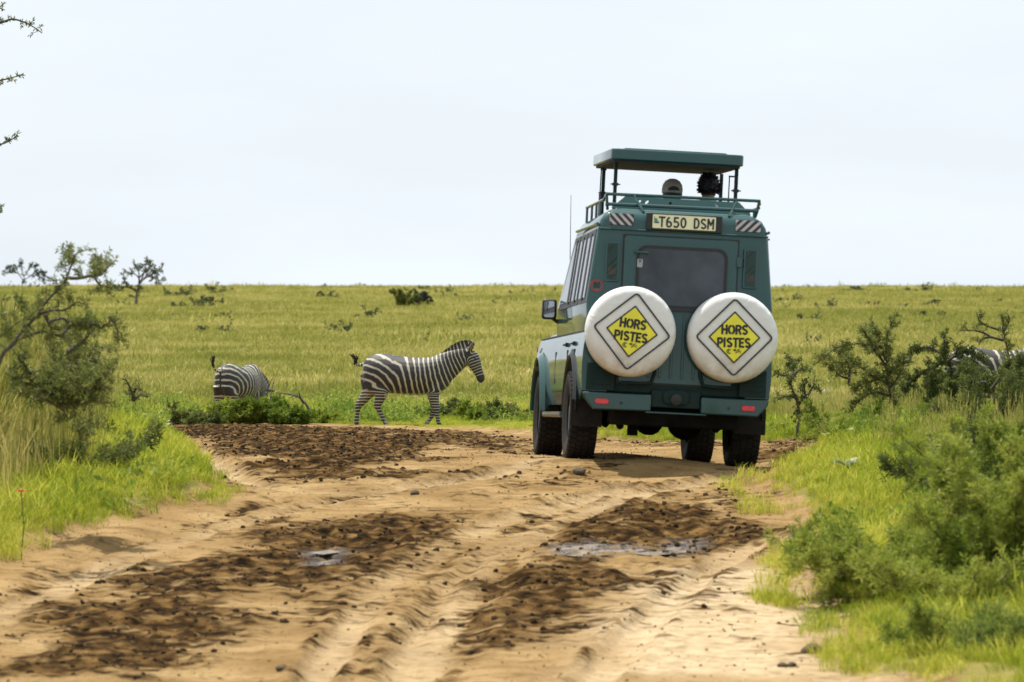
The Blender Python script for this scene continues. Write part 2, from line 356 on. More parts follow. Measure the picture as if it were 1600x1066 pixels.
def ground_mat():
    m, t, b = MAT('savanna_soil'); L = t.links.new
    ge = t.nodes.new('ShaderNodeNewGeometry')
    def attr(n):
        a = t.nodes.new('ShaderNodeAttribute'); a.attribute_name = n; return a.outputs['Fac']
    def noise(sc, det=6, sxyz=(1, 1, 1)):
        mp_ = t.nodes.new('ShaderNodeMapping'); mp_.inputs['Scale'].default_value = sxyz; L(ge.outputs['Position'], mp_.inputs[0])
        n = t.nodes.new('ShaderNodeTexNoise'); n.inputs['Scale'].default_value = sc; n.inputs['Detail'].default_value = det
        L(mp_.outputs[0], n.inputs['Vector']); return n.outputs['Fac']
    def ramp(f, stops):
        r = t.nodes.new('ShaderNodeValToRGB'); e = r.color_ramp.elements
        e[0].position, e[0].color = stops[0][0], (*stops[0][1], 1); e[1].position, e[1].color = stops[-1][0], (*stops[-1][1], 1)
        for p, c in stops[1:-1]:
            k = e.new(p); k.color = (*c, 1)
        L(f, r.inputs[0]); return r.outputs[0]
    def mix(f, a, c):
        x = t.nodes.new('ShaderNodeMix'); x.data_type = 'RGBA'; L(f, x.inputs[0]); L(a, x.inputs[6]); L(c, x.inputs[7]); return x.outputs[2]
    def math_(op, a, c):
        x = t.nodes.new('ShaderNodeMath'); x.operation = op
        for i, v in enumerate((a, c)):
            if isinstance(v, (int, float)): x.inputs[i].default_value = v
            else: L(v, x.inputs[i])
        return x.outputs[0]
    def mrange(f, a, c):
        x = t.nodes.new('ShaderNodeMapRange'); x.interpolation_type = 'SMOOTHSTEP'; x.inputs[1].default_value = a; x.inputs[2].default_value = c; L(f, x.inputs[0]); return x.outputs[0]
    sand = ramp(noise(1.3, 8), [(.28, (.19, .118, .045)), (.5, (.29, .190, .083)), (.75, (.39, .275, .132))])
    fine = noise(26, 6)
    sand1 = mix(mrange(noise(3.2, 9, (.6, 1.5, 1)), .46, .70), sand, ramp(noise(13, 6), [(.3, (.15, .088, .034)), (.7, (.26, .165, .07))]))
    sand2 = mix(mrange(fine, .54, .72), sand1, ramp(noise(4), [(.3, (.12, .07, .028)), (.7, (.22, .14, .06))]))
    mudc = ramp(noise(7, 9), [(.34, (.011, .006, .002)), (.50, (.058, .031, .010)), (.68, (.19, .11, .038))])
    soilg = ramp(noise(.9, 8), [(.3, (.14, .13, .035)), (.55, (.20, .175, .045)), (.75, (.27, .215, .08))])
    sand2 = mix(math_('MULTIPLY', attr('pale'), .75), sand2, ramp(noise(9, 8), [(.3, (.34, .25, .14)), (.6, (.56, .44, .28))]))
    mm = math_('ADD', attr('mud'), math_('ADD', math_('MULTIPLY', math_('SUBTRACT', noise(9, 9, (.7, 1.2, 1)), .5), 2.6), math_('MULTIPLY', math_('SUBTRACT', noise(2.2, 5), .5), 1.2)))
    mf = mrange(mm, .22, .84)
    rf = mrange(math_('ADD', attr('road'), math_('MULTIPLY', math_('SUBTRACT', noise(5, 6), .5), .9)), .3, .6)
    soilg = mix(mrange(attr('road'), .0, .02), soilg, soilg)
    c = mix(rf, soilg, mix(mf, sand2, mudc))
    L(c, b.inputs['Base Color'])
    wetf = math_('MULTIPLY', attr('wet'), mf)
    ro = t.nodes.new('ShaderNodeMapRange'); ro.inputs[3].default_value = .93; ro.inputs[4].default_value = .24; L(wetf, ro.inputs[0]); L(ro.outputs[0], b.inputs['Roughness'])
    sp = t.nodes.new('ShaderNodeMapRange'); sp.inputs[3].default_value = .03; sp.inputs[4].default_value = .6; L(wetf, sp.inputs[0]); L(sp.outputs[0], b.inputs['Specular IOR Level'])
    b.inputs['Specular IOR Level'].default_value = .03
    bp = t.nodes.new('ShaderNodeBump'); bp.inputs['Distance'].default_value = .06; bp.inputs['Strength'].default_value = 1.0
    hgt = math_('ADD', math_('MULTIPLY', noise(19, 9, (.75, 1.1, 1)), math_('ADD', math_('MULTIPLY', attr('mud'), .9), .42)), math_('MULTIPLY', noise(60, 4), .2))
    L(hgt, bp.inputs['Height']); L(bp.outputs[0], b.inputs['Normal'])
    return m
GROUND = build_ground(); GROUND.data.materials.append(ground_mat())

def gz(x, y):
    X = np.array([float(x)]); Y = np.array([float(y)]); return float(surf(X, Y)[0][0])

# ------------------------------------------------------------------ object helpers
def tag(o, label=None, cat=None, group=None, kind=None):
    if label: o['label'] = label
    if cat: o['category'] = cat
    if group: o['group'] = group
    if kind: o['kind'] = kind
    return o
def link(name, me, parent=None, mat=None, smooth=None):
    o = bpy.data.objects.new(name, me); COL.objects.link(o)
    if parent: o.parent = parent
    if mat and not me.materials: me.materials.append(mat)
    if smooth is not None and len(me.polygons):
        me.polygons.foreach_set('use_smooth', np.ones(len(me.polygons), bool)); me.set_sharp_from_angle(angle=rad(smooth))
    return o
def empty(name, M=None, loc=None):
    o = bpy.data.objects.new(name, None); COL.objects.link(o); o.empty_display_size = .3
    if M is not None: o.matrix_world = M
    if loc is not None: o.location = loc
    return o
class MB:
    def __init__(s): s.v = []; s.f = []
    def add(s, vs, fs):
        n = len(s.v); s.v += [tuple(p) for p in vs]; s.f += [tuple(i+n for i in f) for f in fs]; return s
    def box(s, x0, x1, y0, y1, z0, z1):
        return s.add([(x, y, z) for z in (z0, z1) for y in (y0, y1) for x in (x0, x1)],
                     [(0, 2, 3, 1), (4, 5, 7, 6), (0, 1, 5, 4), (2, 6, 7, 3), (0, 4, 6, 2), (1, 3, 7, 5)])
    def prism(s, pts, axis, a, b):
        """outline extruded along an axis; 2-D points fill the other two axes in order"""
        def p3(p, t):
            return {'x': (t, p[0], p[1]), 'y': (p[0], t, p[1]), 'z': (p[0], p[1], t)}[axis]
        n = len(pts); vs = [p3(p, a) for p in pts]+[p3(p, b) for p in pts]
        fs = [tuple(range(n))[::-1], tuple(range(n, 2*n))]+[(i, (i+1) % n, n+(i+1) % n, n+i) for i in range(n)]
        return s.add(vs, fs)
    def tube(s, pts, r, n=8, caps=True):
        pts = [Vector(p) for p in pts]; rs = r if hasattr(r, '__len__') else [r]*len(pts)
        vs = []; fs = []; up = None
        for i, p in enumerate(pts):
            d = (pts[min(i+1, len(pts)-1)]-pts[max(i-1, 0)])
            d = d.normalized() if d.length > 1e-9 else Vector((0, 0, 1))
            if up is None: up = d.orthogonal().normalized()
            up = (up-d*up.dot(d)); up = up.normalized() if up.length > 1e-6 else d.orthogonal().normalized()
            q = d.cross(up)
            for k in range(n):
                a = 2*math.pi*k/n; vs.append(p+(up*math.cos(a)+q*math.sin(a))*rs[i])
        for i in range(len(pts)-1):
            for k in range(n): fs.append((i*n+k, i*n+(k+1) % n, (i+1)*n+(k+1) % n, (i+1)*n+k))
        if caps: fs += [tuple(range(n))[::-1], tuple(range((len(pts)-1)*n, len(pts)*n))]
        return s.add(vs, fs)
    def lathe(s, prof, c, n=40, axis='y'):
        """profile (r, h) turned about an axis through c"""
        vs = []; fs = []; m = len(prof)
        for k in range(n):
            a = 2*math.pi*k/n; ca, sa = math.cos(a), math.sin(a)
            for r, h in prof:
                vs.append({'y': (c[0]+r*ca, c[1]+h, c[2]+r*sa), 'x': (c[0]+h, c[1]+r*ca, c[2]+r*sa), 'z': (c[0]+r*ca, c[1]+r*sa, c[2]+h)}[axis])
        for k in range(n):
            for j in range(m-1): fs.append((k*m+j, k*m+j+1, ((k+1) % n)*m+j+1, ((k+1) % n)*m+j))
        return s.add(vs, fs)
    def mesh(s, name, fix=True):
        me = bpy.data.meshes.new(name); me.from_pydata(s.v, [], s.f)
        if fix:
            bm = bmesh.new(); bm.from_mesh(me); bmesh.ops.recalc_face_normals(bm, faces=bm.faces); bm.to_mesh(me); bm.free()
        me.update(); return me
    def obj(s, name, mat, parent=None, bevel=0, smooth=35, seg=2):
        o = link(name, s.mesh(name), parent, mat, smooth)
        if bevel:
            b = o.modifiers.new('bevel', 'BEVEL'); b.width = bevel; b.segments = seg; b.limit_method = 'ANGLE'; b.angle_limit = rad(40)
            b.harden_normals = False
        return o
def rrect(x0, x1, z0, z1, r, n=4):
    o = []
    for cx, cz, a0 in ((x1-r, z1-r, 0), (x0+r, z1-r, 90), (x0+r, z0+r, 180), (x1-r, z0+r, 270)):
        for k in range(n+1):
            a = rad(a0+90*k/n); o.append((cx+r*math.cos(a), cz+r*math.sin(a)))
    return o

# lettering from thick strokes (stencil gaps between the strokes)
def arc(cx, cy, rx, ry, a0, a1, n=7): return [(cx+rx*math.cos(rad(a0+(a1-a0)*k/n)), cy+ry*math.sin(rad(a0+(a1-a0)*k/n))) for k in range(n+1)]
GL = {
 'H': (.62, [[(.06, 0), (.06, 1)], [(.56, 0), (.56, 1)], [(.2, .5), (.42, .5)]]),
 'O': (.74, [arc(.33, .5, .27, .44, 100, 260), arc(.41, .5, .27, .44, -80, 80)]),
 'R': (.62, [[(.06, 0), (.06, 1)], [(.18, .95)]+arc(.34, .72, .2, .23, 90, -90)+[(.2, .49)], [(.34, .42), (.56, 0)]]),
 'S': (.58, [arc(.29, .73, .23, .22, 35, 200), [(.12, .6), (.46, .4)], arc(.29, .27, .23, .22, 215, 380)]),
 'P': (.58, [[(.06, 0), (.06, 1)], [(.18, .95)]+arc(.32, .7, .2, .25, 90, -90)+[(.18, .45)]]),
 'I': (.22, [[(.08, 0), (.08, 1)]]),
 'T': (.56, [[(.28, 0), (.28, .86)], [(0, .95), (.56, .95)]]),
 'E': (.52, [[(.06, 0), (.06, 1)], [(.17, .95), (.5, .95)], [(.17, .5), (.44, .5)], [(.17, .05), (.5, .05)]]),
 '6': (.56, [arc(.28, .28, .22, .26, 0, 360, 12), arc(.34, .45, .28, .5, 100, 180)]),
 '5': (.56, [[(.48, .96), (.12, .96), (.10, .55)], arc(.26, .30, .24, .28, 130, -140, 9)]),
 '0': (.58, [arc(.28, .5, .22, .46, 0, 360, 14)]),
 '8': (.56, [arc(.28, .74, .18, .22, 0, 360, 10), arc(.28, .26, .22, .25, 0, 360, 10)]),
 'D': (.60, [[(.06, .04), (.06, .96)], [(.06, .96)]+arc(.22, .5, .3, .46, 90, -90, 8)+[(.06, .04)]]),
 'M': (.70, [[(.06, 0), (.06, 1), (.34, .4), (.62, 1), (.62, 0)]]),
 ' ': (.42, []),
}
def lettering(par, text, cx, cz, h, width, y, wt=.17, th=.004, ang=0.0, wx=None):
    """strokes as little raised bars facing -y, centred on (cx, cz)"""
    adv = .14; tot = sum(GL[c][0]+adv for c in text)-adv; sx = width/tot; x = -width/2
    ca, sa = math.cos(ang), math.sin(ang); hw = wt*h/2; hx = (wx or wt)*h/2
    lev = 0
    for c in text:
        mb = MB()
        for st in GL[c][1]:
            for (a, b), (d, e) in zip(st, st[1:]):
                p = Vector((x+a*sx, (b-.5)*h)); q = Vector((x+d*sx, (e-.5)*h)); t = (q-p)
                if t.length < 1e-6: continue
                t.normalize(); nrm = Vector((-t.y, t.x)); e_ = t*(hw*.45)
                lev += 1; yy = y-th-(lev % 5)*.0002
                cs = [p-e_-nrm*hw, q+e_-nrm*hw, q+e_+nrm*hw, p-e_+nrm*hw]
                cs = [(cx+v.x*ca-v.y*sa, cz+v.x*sa+v.y*ca) for v in cs]
                mb.prism(cs, 'y', yy, y)
        if mb.v: mb.obj('letter', M_ink, par)
        x += (GL[c][0]+adv)*sx

# ------------------------------------------------------------------ continuous bodies
def loft_ellipse(mb, secs, n=16):
    """secs: (centre, half-width vector, half-height vector)"""
    vs = []; fs = []
    for c, a, b in secs:
        c, a, b = Vector(c), Vector(a), Vector(b)
        for k in range(n):
            t = 2*math.pi*k/n; vs.append(c+a*math.cos(t)+b*math.sin(t))
    for i in range(len(secs)-1):
        for k in range(n): fs.append((i*n+k, i*n+(k+1) % n, (i+1)*n+(k+1) % n, (i+1)*n+k))
    m = len(secs); fs += [tuple(range(n))[::-1], tuple(range((m-1)*n, m*n))]
    mb.add(vs, fs)
def limb(mb, P, k=4, n=12):
    Q = spline(P, k); mb.tube([Vector(q[:3]) for q in Q], [max(.006, q[3]) for q in Q], n)
def fuse(mb, voxel, smooth=6):
    """melt overlapping lofts into one continuous skin"""
    me = mb.mesh('tmp'); o = bpy.data.objects.new('tmp', me); COL.objects.link(o)
    r = o.modifiers.new('r', 'REMESH'); r.mode = 'VOXEL'; r.voxel_size = voxel
    if smooth:
        s = o.modifiers.new('s', 'SMOOTH'); s.iterations = smooth; s.factor = .5
    dg = bpy.context.evaluated_depsgraph_get(); res = bpy.data.meshes.new_from_object(o.evaluated_get(dg))
    bpy.data.objects.remove(o); bpy.data.meshes.remove(me)
    res.polygons.foreach_set('use_smooth', np.ones(len(res.polygons), bool)); return res

# ------------------------------------------------------------------ the safari vehicle
CAR = empty('safari_vehicle', CAR_M)
tag(CAR, 'dark green off-road safari vehicle seen from behind with raised pop-up roof', 'vehicle')
RB = -.98                                            # plane of the rear face
def xs(z):
    return float(np.interp(z, [.5, .62, 1.16, 1.42, 2.06, 2.14, 2.20, 2.245, 2.265], [.78, .79, .815, .838, .765, .745, .71, .64, .56]))
def build_vehicle():
    # cabin shell: rounded rectangles stacked upwards, open hatch in the roof
    mb = MB(); zs = [1.14, 1.25, 1.42, 1.65, 1.9, 2.06, 2.14, 2.20, 2.245, 2.268]
    yf = np.interp(zs, [1.14, 1.25, 2.12, 2.2, 2.245, 2.268], [2.0, 1.98, 1.10, 1.02, .94, .86])
    yr = np.interp(zs, [1.14, 2.14, 2.20, 2.245, 2.268], [RB, RB+.01, RB+.03, RB+.08, RB+.15])
    rings = []
    for z, a, b in zip(zs, yr, yf):
        rings.append([(x, y, z) for x, y in rrect(-xs(z), xs(z), a, b, .05)])
    hatch = [(x, y, 2.272) for x, y in rrect(-.50, .56, -.15, .80, .05)]
    rings += [hatch, [(x, y, 2.20) for x, y, z in hatch]]
    n = len(rings[0]); vs = [p for r in rings for p in r]
    fs = [(i*n+k, i*n+(k+1) % n, (i+1)*n+(k+1) % n, (i+1)*n+k) for i in range(len(rings)-1) for k in range(n)]
    mb.add(vs, fs); mb.obj('cabin', M_paint, CAR, smooth=50)
    # lower body sides with wheel arches
    for sx in (-1, 1):
        ol = [(RB, .62), (-.60, .54)]
        ol += [(.49*math.cos(rad(a)), .44+.49*math.sin(rad(a))) for a in range(168, 11, -12)]
        ol += [(.52, .50), (2.58, .50)]
        ol += [(3.1+.51*math.cos(rad(a)), .44+.51*math.sin(rad(a))) for a in range(170, 9, -12)]
        ol += [(3.66, .54), (3.74, .74), (3.74, 1.04), (3.62, 1.14), (2.0, 1.19), (RB, 1.19)]
        me = MB().prism(ol, 'x', sx*.62, sx*.846).mesh('side_panel'); bm = bmesh.new(); bm.from_mesh(me)
        for zc in (.60, .68, .78, .88, .96, 1.02, 1.07, 1.11, 1.15, 1.175):
            bmesh.ops.bisect_plane(bm, geom=bm.verts[:]+bm.edges[:]+bm.faces[:], plane_co=(0, 0, zc), plane_no=(0, 0, 1))
        for v in bm.verts:                                # shoulder and sill curve inwards
            if abs(v.co.x) > .8: v.co.x = sx*float(np.interp(v.co.z, [.5, .62, .78, .92, 1.02, 1.11, 1.19], [.812, .838, .850, .849, .841, .826, .802]))
        bmesh.ops.triangulate(bm, faces=[f for f in bm.faces if len(f.verts) > 4]); bmesh.ops.recalc_face_normals(bm, faces=bm.faces); bm.to_mesh(me); bm.free()
        link('side_panel', me, CAR, M_paint, 30)
    mb = MB().box(-.619, .619, RB+.06, 3.6, .50, .76); mb.obj('chassis_floor', M_under, CAR)
    mb = MB().box(-.619, .619, 1.99, 3.6, .762, 1.12); mb.obj('engine_bay', M_under, CAR)
    mb = MB(); loft_h = [(-.617, 1.99), (.617, 1.99), (.617, 3.62), (-.617, 3.62)]
    mb.prism(loft_h, 'z', 1.125, 1.215); mb.obj('bonnet', M_paint, CAR, bevel=.04, seg=3)
    # rear lower wall and corners
    mb = MB().box(-.83, .83, RB+.004, RB+.09, .612, 1.16); mb.obj('rear_wall', M_paint_shaded, CAR, bevel=.02)
    for sx in (-1, 1):
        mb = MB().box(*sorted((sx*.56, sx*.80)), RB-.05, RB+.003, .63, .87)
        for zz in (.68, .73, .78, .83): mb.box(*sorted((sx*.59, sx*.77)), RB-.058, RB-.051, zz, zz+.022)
        mb.obj('storage_box', M_paint_shaded, CAR, bevel=.012)
    # rear door
    mb = MB().box(-.537, .505, RB-.004, RB+.002, .70, 2.026); mb.obj('door_seal', M_black, CAR)
    dr = MB().prism(rrect(-.525, .493, .71, 2.014, .03), 'y', RB-.018, RB-.0045).obj('rear_door', M_paint, CAR, bevel=.006)
    for k in range(6): MB().box(-.27+k*.10, -.245+k*.10, RB-.028, RB-.0185, .76, 1.34).obj('rib', M_paint, dr, bevel=.006)
    # rear window, rubber and glass
    wo = rrect(-.41, .405, 1.385, 1.935, .09, 6); wi = rrect(-.385, .38, 1.41, 1.91, .075, 6)
    n = len(wo); mb = MB()
    mb.add([(x, RB-.0185, z) for x, z in wo]+[(x, RB-.034, z) for x, z in wo]+[(x, RB-.034, z) for x, z in wi]+[(x, RB-.02, z) for x, z in wi],
           [(j*n+i, j*n+(i+1) % n, (j+1)*n+(i+1) % n, (j+1)*n+i) for j in range(3) for i in range(n)])
    wf = mb.obj('rear_window', M_black, dr); 
    MB().prism(wi, 'y', RB-.026, RB-.0195).obj('window_glass', M_glass, CAR)
    hb = MB().tube([(-.43, RB-.055, 1.868), (-.31, RB-.055, 1.868)], .013).box(-.425, -.405, RB-.05, RB-.0185, 1.85, 1.872)
    hb.obj('door_bracket', M_paint, dr)
    MB().prism(rrect(-.405, -.355, 1.735, 1.81, .012), 'y', RB-.036, RB-.0345).tube([(-.38, RB-.037, 1.795), (-.38, RB-.055, 1.79)], .012).obj('door_lock', M_steel, dr)
    for z in (1.12, 1.78): MB().box(.485, .535, RB-.034, RB-.0185, z, z+.09).obj('door_hinge', M_paint, CAR, bevel=.005)
    # wiper / lower rail of the window
    MB().box(-.20, .22, RB-.034, RB-.0185, 1.357, 1.376).obj('door_trim', M_black, dr)
    # mesh-guarded tail lights
    for sx in (-1, 1):
        x0, x1 = (-.690, -.560) if sx < 0 else (.548, .678)
        g = MB().prism(rrect(x0, x1, 1.595, 1.955, .012), 'y', RB-.016, RB+.004).obj('tail_light', M_paint, CAR, bevel=.006)
        MB().box(x0+.02, x1-.02, RB-.018, RB-.0165, 1.615, 1.935).obj('lamp_backing', M_black, g)
        MB().box(x0+.03, x1-.03, RB-.020, RB-.0185, 1.66, 1.72).obj('red_lens', M_redprint, g)
        mb = MB(); step = .027
        xa, xb, za, zb = x0+.02, x1-.02, 1.615, 1.935; w_ = xb-xa
        for k in range(-5, 13):
            for s in (1, -1):
                p0 = [xa, za+k*step] if s > 0 else [xb, za+k*step]
                t0 = max(0, (za-p0[1])/w_); t1 = min(1, (zb-p0[1])/w_)
                if t1-t0 < .05: continue
                A = (p0[0]+s*w_*t0, RB-.024, p0[1]+w_*t0); B = (p0[0]+s*w_*t1, RB-.024, p0[1]+w_*t1)
                mb.tube([A, B], .0048, 4)
        mb.obj('mesh_guard', M_paint, g)['kind'] = 'stuff'
    # round speed-limit sticker
    def disc(r, y0, y1, cx, cz): 
        return MB().prism([(cx+r*math.cos(2*math.pi*k/28), cz+r*math.sin(2*math.pi*k/28)) for k in range(28)], 'y', y0, y1)
    sk = disc(.058, RB-.004, RB+.004, -.752, 1.555).obj('speed_sticker', M_redprint, CAR)
    disc(.043, RB-.0065, RB-.0045, -.752, 1.555).obj('sticker_disc', pm('sticker_green', (.05, .11, .10), .5), sk)
    lettering(sk, '80', -.752, 1.558, .052, .058, RB-.007, .2, .003)
    # number plate in its lit holder
    pl = MB().prism(rrect(-.34, .34, 2.072, 2.228, .012), 'y', RB-.035, RB+.03).obj('plate_holder', M_black, CAR, bevel=.008)
    MB().prism(rrect(-.285, .280, 2.092, 2.213, .008), 'y', RB-.04, RB-.0355).obj('number_plate', M_plate, pl)
    lettering(pl, 'T650', -.105, 2.150, .088, .245, RB-.0405, .17, .003); lettering(pl, 'DSM', .175, 2.150, .088, .18, RB-.0405, .17, .003)
    f = MB().add([(-.272, RB-.042, 2.15), (-.272, RB-.042, 2.195), (-.24, RB-.042, 2.15)], [(0, 1, 2)]); f.box(-.272, -.236, RB-.043, RB-.0405, 2.150, 2.158)
    f.box(-.268, -.245, RB-.043, RB-.0405, 2.16, 2.178); f.obj('flag', M_greenp, pl)
    MB().box(-.272, -.228, RB-.043, RB-.0405, 2.136, 2.148).obj('flag_stripe', pm('flag_blue', (.03, .10, .22), .5), pl)
    # striped reflective film on the upper corners
    for sx in (-1, 1):
        x0, x1 = (-.664, -.452) if sx < 0 else (.468, .690)
        z0, z1 = 2.105, 2.205
        st = MB().box(x0, x1, RB-.001, RB+.06, z0, z1).obj('reflective_film', M_silver, CAR)
        mb = MB(); wd = (x1-x0)/3.1
        for k in range(-2, 7):
            pts = [(x0+k*wd, z0), (x0+(k+.5)*wd, z0), (x0+(k+.5)*wd-sx*-(z1-z0)*.0, z0)]
            b0 = x0+k*wd; sl = (z1-z0)*1.0*(-1 if sx < 0 else 1)
            q = [(b0, z0), (b0+wd*.5, z0), (b0+wd*.5+sl, z1), (b0+sl, z1)]
            # clip against the film by trimming in height
            def clip(q, lim, sgn):
                o = []
                for (a, b), (c, d) in zip(q, q[1:]+q[:1]):
                    ia, ic = sgn*(a-lim) >= 0, sgn*(c-lim) >= 0
                    if ia: o.append((a, b))
                    if ia != ic:
                        t = (lim-a)/(c-a); o.append((lim, b+(d-b)*t))
                return o
            q = clip(clip(q, x0, 1), x1, -1)
            if len(q) >= 3: MB().prism(q, 'y', RB-.004, RB-.0015).obj('stripe', M_maroon, st)
    # gutter round the roof
    mb = MB()
    for sx in (-1, 1):
        mb.tube([(sx*.768, RB+.02, 2.105), (sx*.768, .95, 2.125)], .014, 6)
    mb.tube([(-.76, RB-.006, 2.065), (.76, RB-.006, 2.065)], .009, 6)
    mb.obj('rain_gutter', M_paint, CAR)
    MB().tube([(.757, RB+.3, 2.06), (.82, RB+.3, 2.06)], .008, 6).obj('gutter_peg', M_black, CAR)
    # side windows, mouldings, seams
    for sx in (-1, 1):
        def side(pts, off, name, mat, par=CAR, th=.006):
            m = MB(); n = len(pts)
            a = [(sx*(xs(z)+off-th), y, z) for y, z in pts]; b = [(sx*(xs(z)+off), y, z) for y, z in pts]
            m.add(a+b, [tuple(range(n)), tuple(range(n, 2*n))]+[(i, (i+1) % n, n+(i+1) % n, n+i) for i in range(n)])
            return m.obj(name, mat, par)
        for (a, b, c, d) in ((-.90, -.90, -.25, -.25), (-.17, -.17, .42, .42), (.50, .50, .95, 1.55)):
            wd = side([(a, 1.40), (d+.02, 1.40), (d+.02, 1.43), (c+.02, 2.06), (b, 2.06)], .006, 'side_window', M_black)
            side([(a+.07, 1.45), (d-.05, 1.45), (c-.06, 2.0), (b+.07, 2.0)], .009, 'window_glass', M_glass, wd)
            mid = (a+c)/2
            side([(mid-.06, 1.43), (mid+.06, 1.43), (mid+.06, 2.03), (mid-.06, 2.03)], .013, 'window_bar', M_black, wd)
        MB().box(*sorted((sx*.80, sx*.822)), RB+.05, 3.55, 1.150, 1.162).obj('belt_moulding', M_black, CAR, bevel=.001)
        for y in (-.21, .46, 1.62): MB().box(*sorted((sx*.80, sx*.8515)), y-.004, y+.004, .70, 1.00).obj('door_seam', M_black, CAR)
        for y in (-.12, .58): MB().tube([(sx*.858, y, 1.05), (sx*.862, y+.14, 1.05)], .010, 6).box(*sorted((sx*.83, sx*.858)), y-.01, y+.01, 1.03, 1.07).obj('door_handle', M_black, CAR)
        # flares
        for cy, r0, r1, nme in ((0, .49, .545, 'wheel_flare'), (3.1, .51, .575, 'wheel_flare')):
            mb = MB(); pts = []
            A = [rad(a) for a in range(0, 181, 10)]
            e = .0 if cy else -.045
            r1 -= .012 if cy else 0; e = -.02 if cy else e
            prof = [(r0, .80), (r0, .905+e), (r0+.02, .92+e), (r1, .895+e), (r1+.02, .846)]
            m = len(prof)
            vs = [(sx*x, cy+r*math.cos(a), .44+r*math.sin(a)) for a in A for r, x in prof]
            fs = [(i*m+j, i*m+j+1, (i+1)*m+j+1, (i+1)*m+j) for i in range(len(A)-1) for j in range(m-1)]+[tuple(range(m)), tuple(range((len(A)-1)*m, len(A)*m))]
            mb.add(vs, fs); mb.obj(nme, M_black if cy == 0 else M_paint, CAR, smooth=50)
        MB().box(*sorted((sx*.70, sx*.88)), .62, 2.42, .40, .43).tube([(sx*.86, .62, .40), (sx*.86, 2.42, .40)], .022, 6).obj('side_step', M_steel, CAR)
        # mirror
        mr = MB().prism(rrect(sx*.91-.07, sx*.91+.07, 1.315, 1.51, .03), 'y', 1.80, 1.90).obj('wing_mirror', M_black, CAR, bevel=.02)
        MB().prism(rrect(sx*.915-.05, sx*.915+.05, 1.335, 1.49, .02), 'y', 1.797, 1.7995).obj('mirror_glass', M_chrome, mr)
        MB().tube([(sx*.80, 1.86, 1.28), (sx*.88, 1.85, 1.33)], .018, 6).obj('mirror_arm', M_black, mr)
        # front lamps
        hl = MB().lathe([(.0, 0), (.06, .01), (.09, .0), (.095, -.03)], (sx*.50, 3.63, .98), 20).obj('headlight', M_steel, CAR)
        MB().box(*sorted((sx*.70, sx*.80)), 3.742, 3.762, .92, 1.0).obj('indicator', M_amber, CAR)
        MB().box(*sorted((sx*.85, sx*.861)), 3.55, 3.63, 1.03, 1.08).obj('side_repeater', M_amber, CAR)
    MB().prism([(1.96, 1.30), (1.99, 1.30), (1.16, 2.08), (1.13, 2.08)], 'x', -.70, .70).obj('windscreen', M_glass, CAR)
    gr = MB().box(-.40, .40, 3.622, 3.66, .86, 1.09); gr.obj('grille', M_black, CAR)
    MB().box(-.84, .84, 3.745, 3.90, .50, .68).obj('front_bumper', M_paint, CAR, bevel=.03)
    # rear bumper in two halves, tow plate between
    for sx in (-1, 1):
        pts = [(sx*.222, .462), (sx*.735, .458), (sx*.815, .55), (sx*.835, .61), (sx*.222, .61)]
        bp = MB().prism(pts, 'y', RB-.07, RB+.05).obj('rear_bumper', M_paint, CAR, bevel=.012)
        lx = -.665 if sx < 0 else .645
        MB().prism(rrect(lx-.062, lx+.062, .505, .553, .022), 'y', RB-.085, RB-.0705).obj('bumper_lamp', M_red, bp, bevel=.005)
        hx = -.49 if sx < 0 else .47
        disc(.013, RB-.0725, RB-.0705, hx, .522).obj('bolt', M_black, bp)
    MB().box(-.221, .221, RB-.03, RB+.05, .50, .66).prism(rrect(-.12, .12, .53, .66, .05), 'y', RB-.05, RB-.0305).obj('tow_bracket', M_paint_shaded, CAR, bevel=.01)
    MB().box(-.27, .27, RB-.09, RB+.02, .446, .461).obj('tow_plate', M_paint, CAR, bevel=.004)
    MB().lathe([(.0, 0), (.05, 0), (.05, -.025), (.03, -.03), (.0, -.03)], (0, RB-.0505, .575), 18).obj('tow_socket', M_black, CAR)
    # tubular frames that carry the spare wheels
    for sx in (-1, 1):
        c = sx*.45+(.0 if sx < 0 else .005)
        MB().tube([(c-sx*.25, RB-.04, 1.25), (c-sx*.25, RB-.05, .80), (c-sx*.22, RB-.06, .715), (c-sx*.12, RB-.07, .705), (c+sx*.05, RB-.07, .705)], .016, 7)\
            .tube([(c-.2, RB-.03, 1.15), (c+.2, RB-.03, 1.15)], .02, 7).obj('wheel_carrier', M_paint_shaded, CAR, smooth=50)
    # spare wheels in printed covers
    for cx, cz, ang in ((-.449, 1.156, rad(-5.2)), (.462, 1.150, rad(1.4))):
        prof = [(0, -.008), (.18, -.006), (.33, 0), (.358, .008), (.382, .026), (.397, .055), (.402, .10), (.400, .19), (.388, .225), (.36, .24), (0, .24)]
        yc = RB-.275
        sw = MB().lathe(prof, (0, 0, 0), 56).obj('spare_wheel_cover', M_cover, CAR, smooth=60); sw.location = (cx, yc, cz)
        def ring(h, t, rc):
            def dia(hh, r):
                o = []; sq = hh/math.sqrt(2)
                for x, z in rrect(-sq, sq, -sq, sq, r, 5): o.append(((x-z)/math.sqrt(2), (x+z)/math.sqrt(2)))
                return o
            return dia(h, rc), dia(h-t*1.414, max(rc-t, .003))
        def rot(p): return (p[0]*math.cos(ang)-p[1]*math.sin(ang), p[0]*math.sin(ang)+p[1]*math.cos(ang))
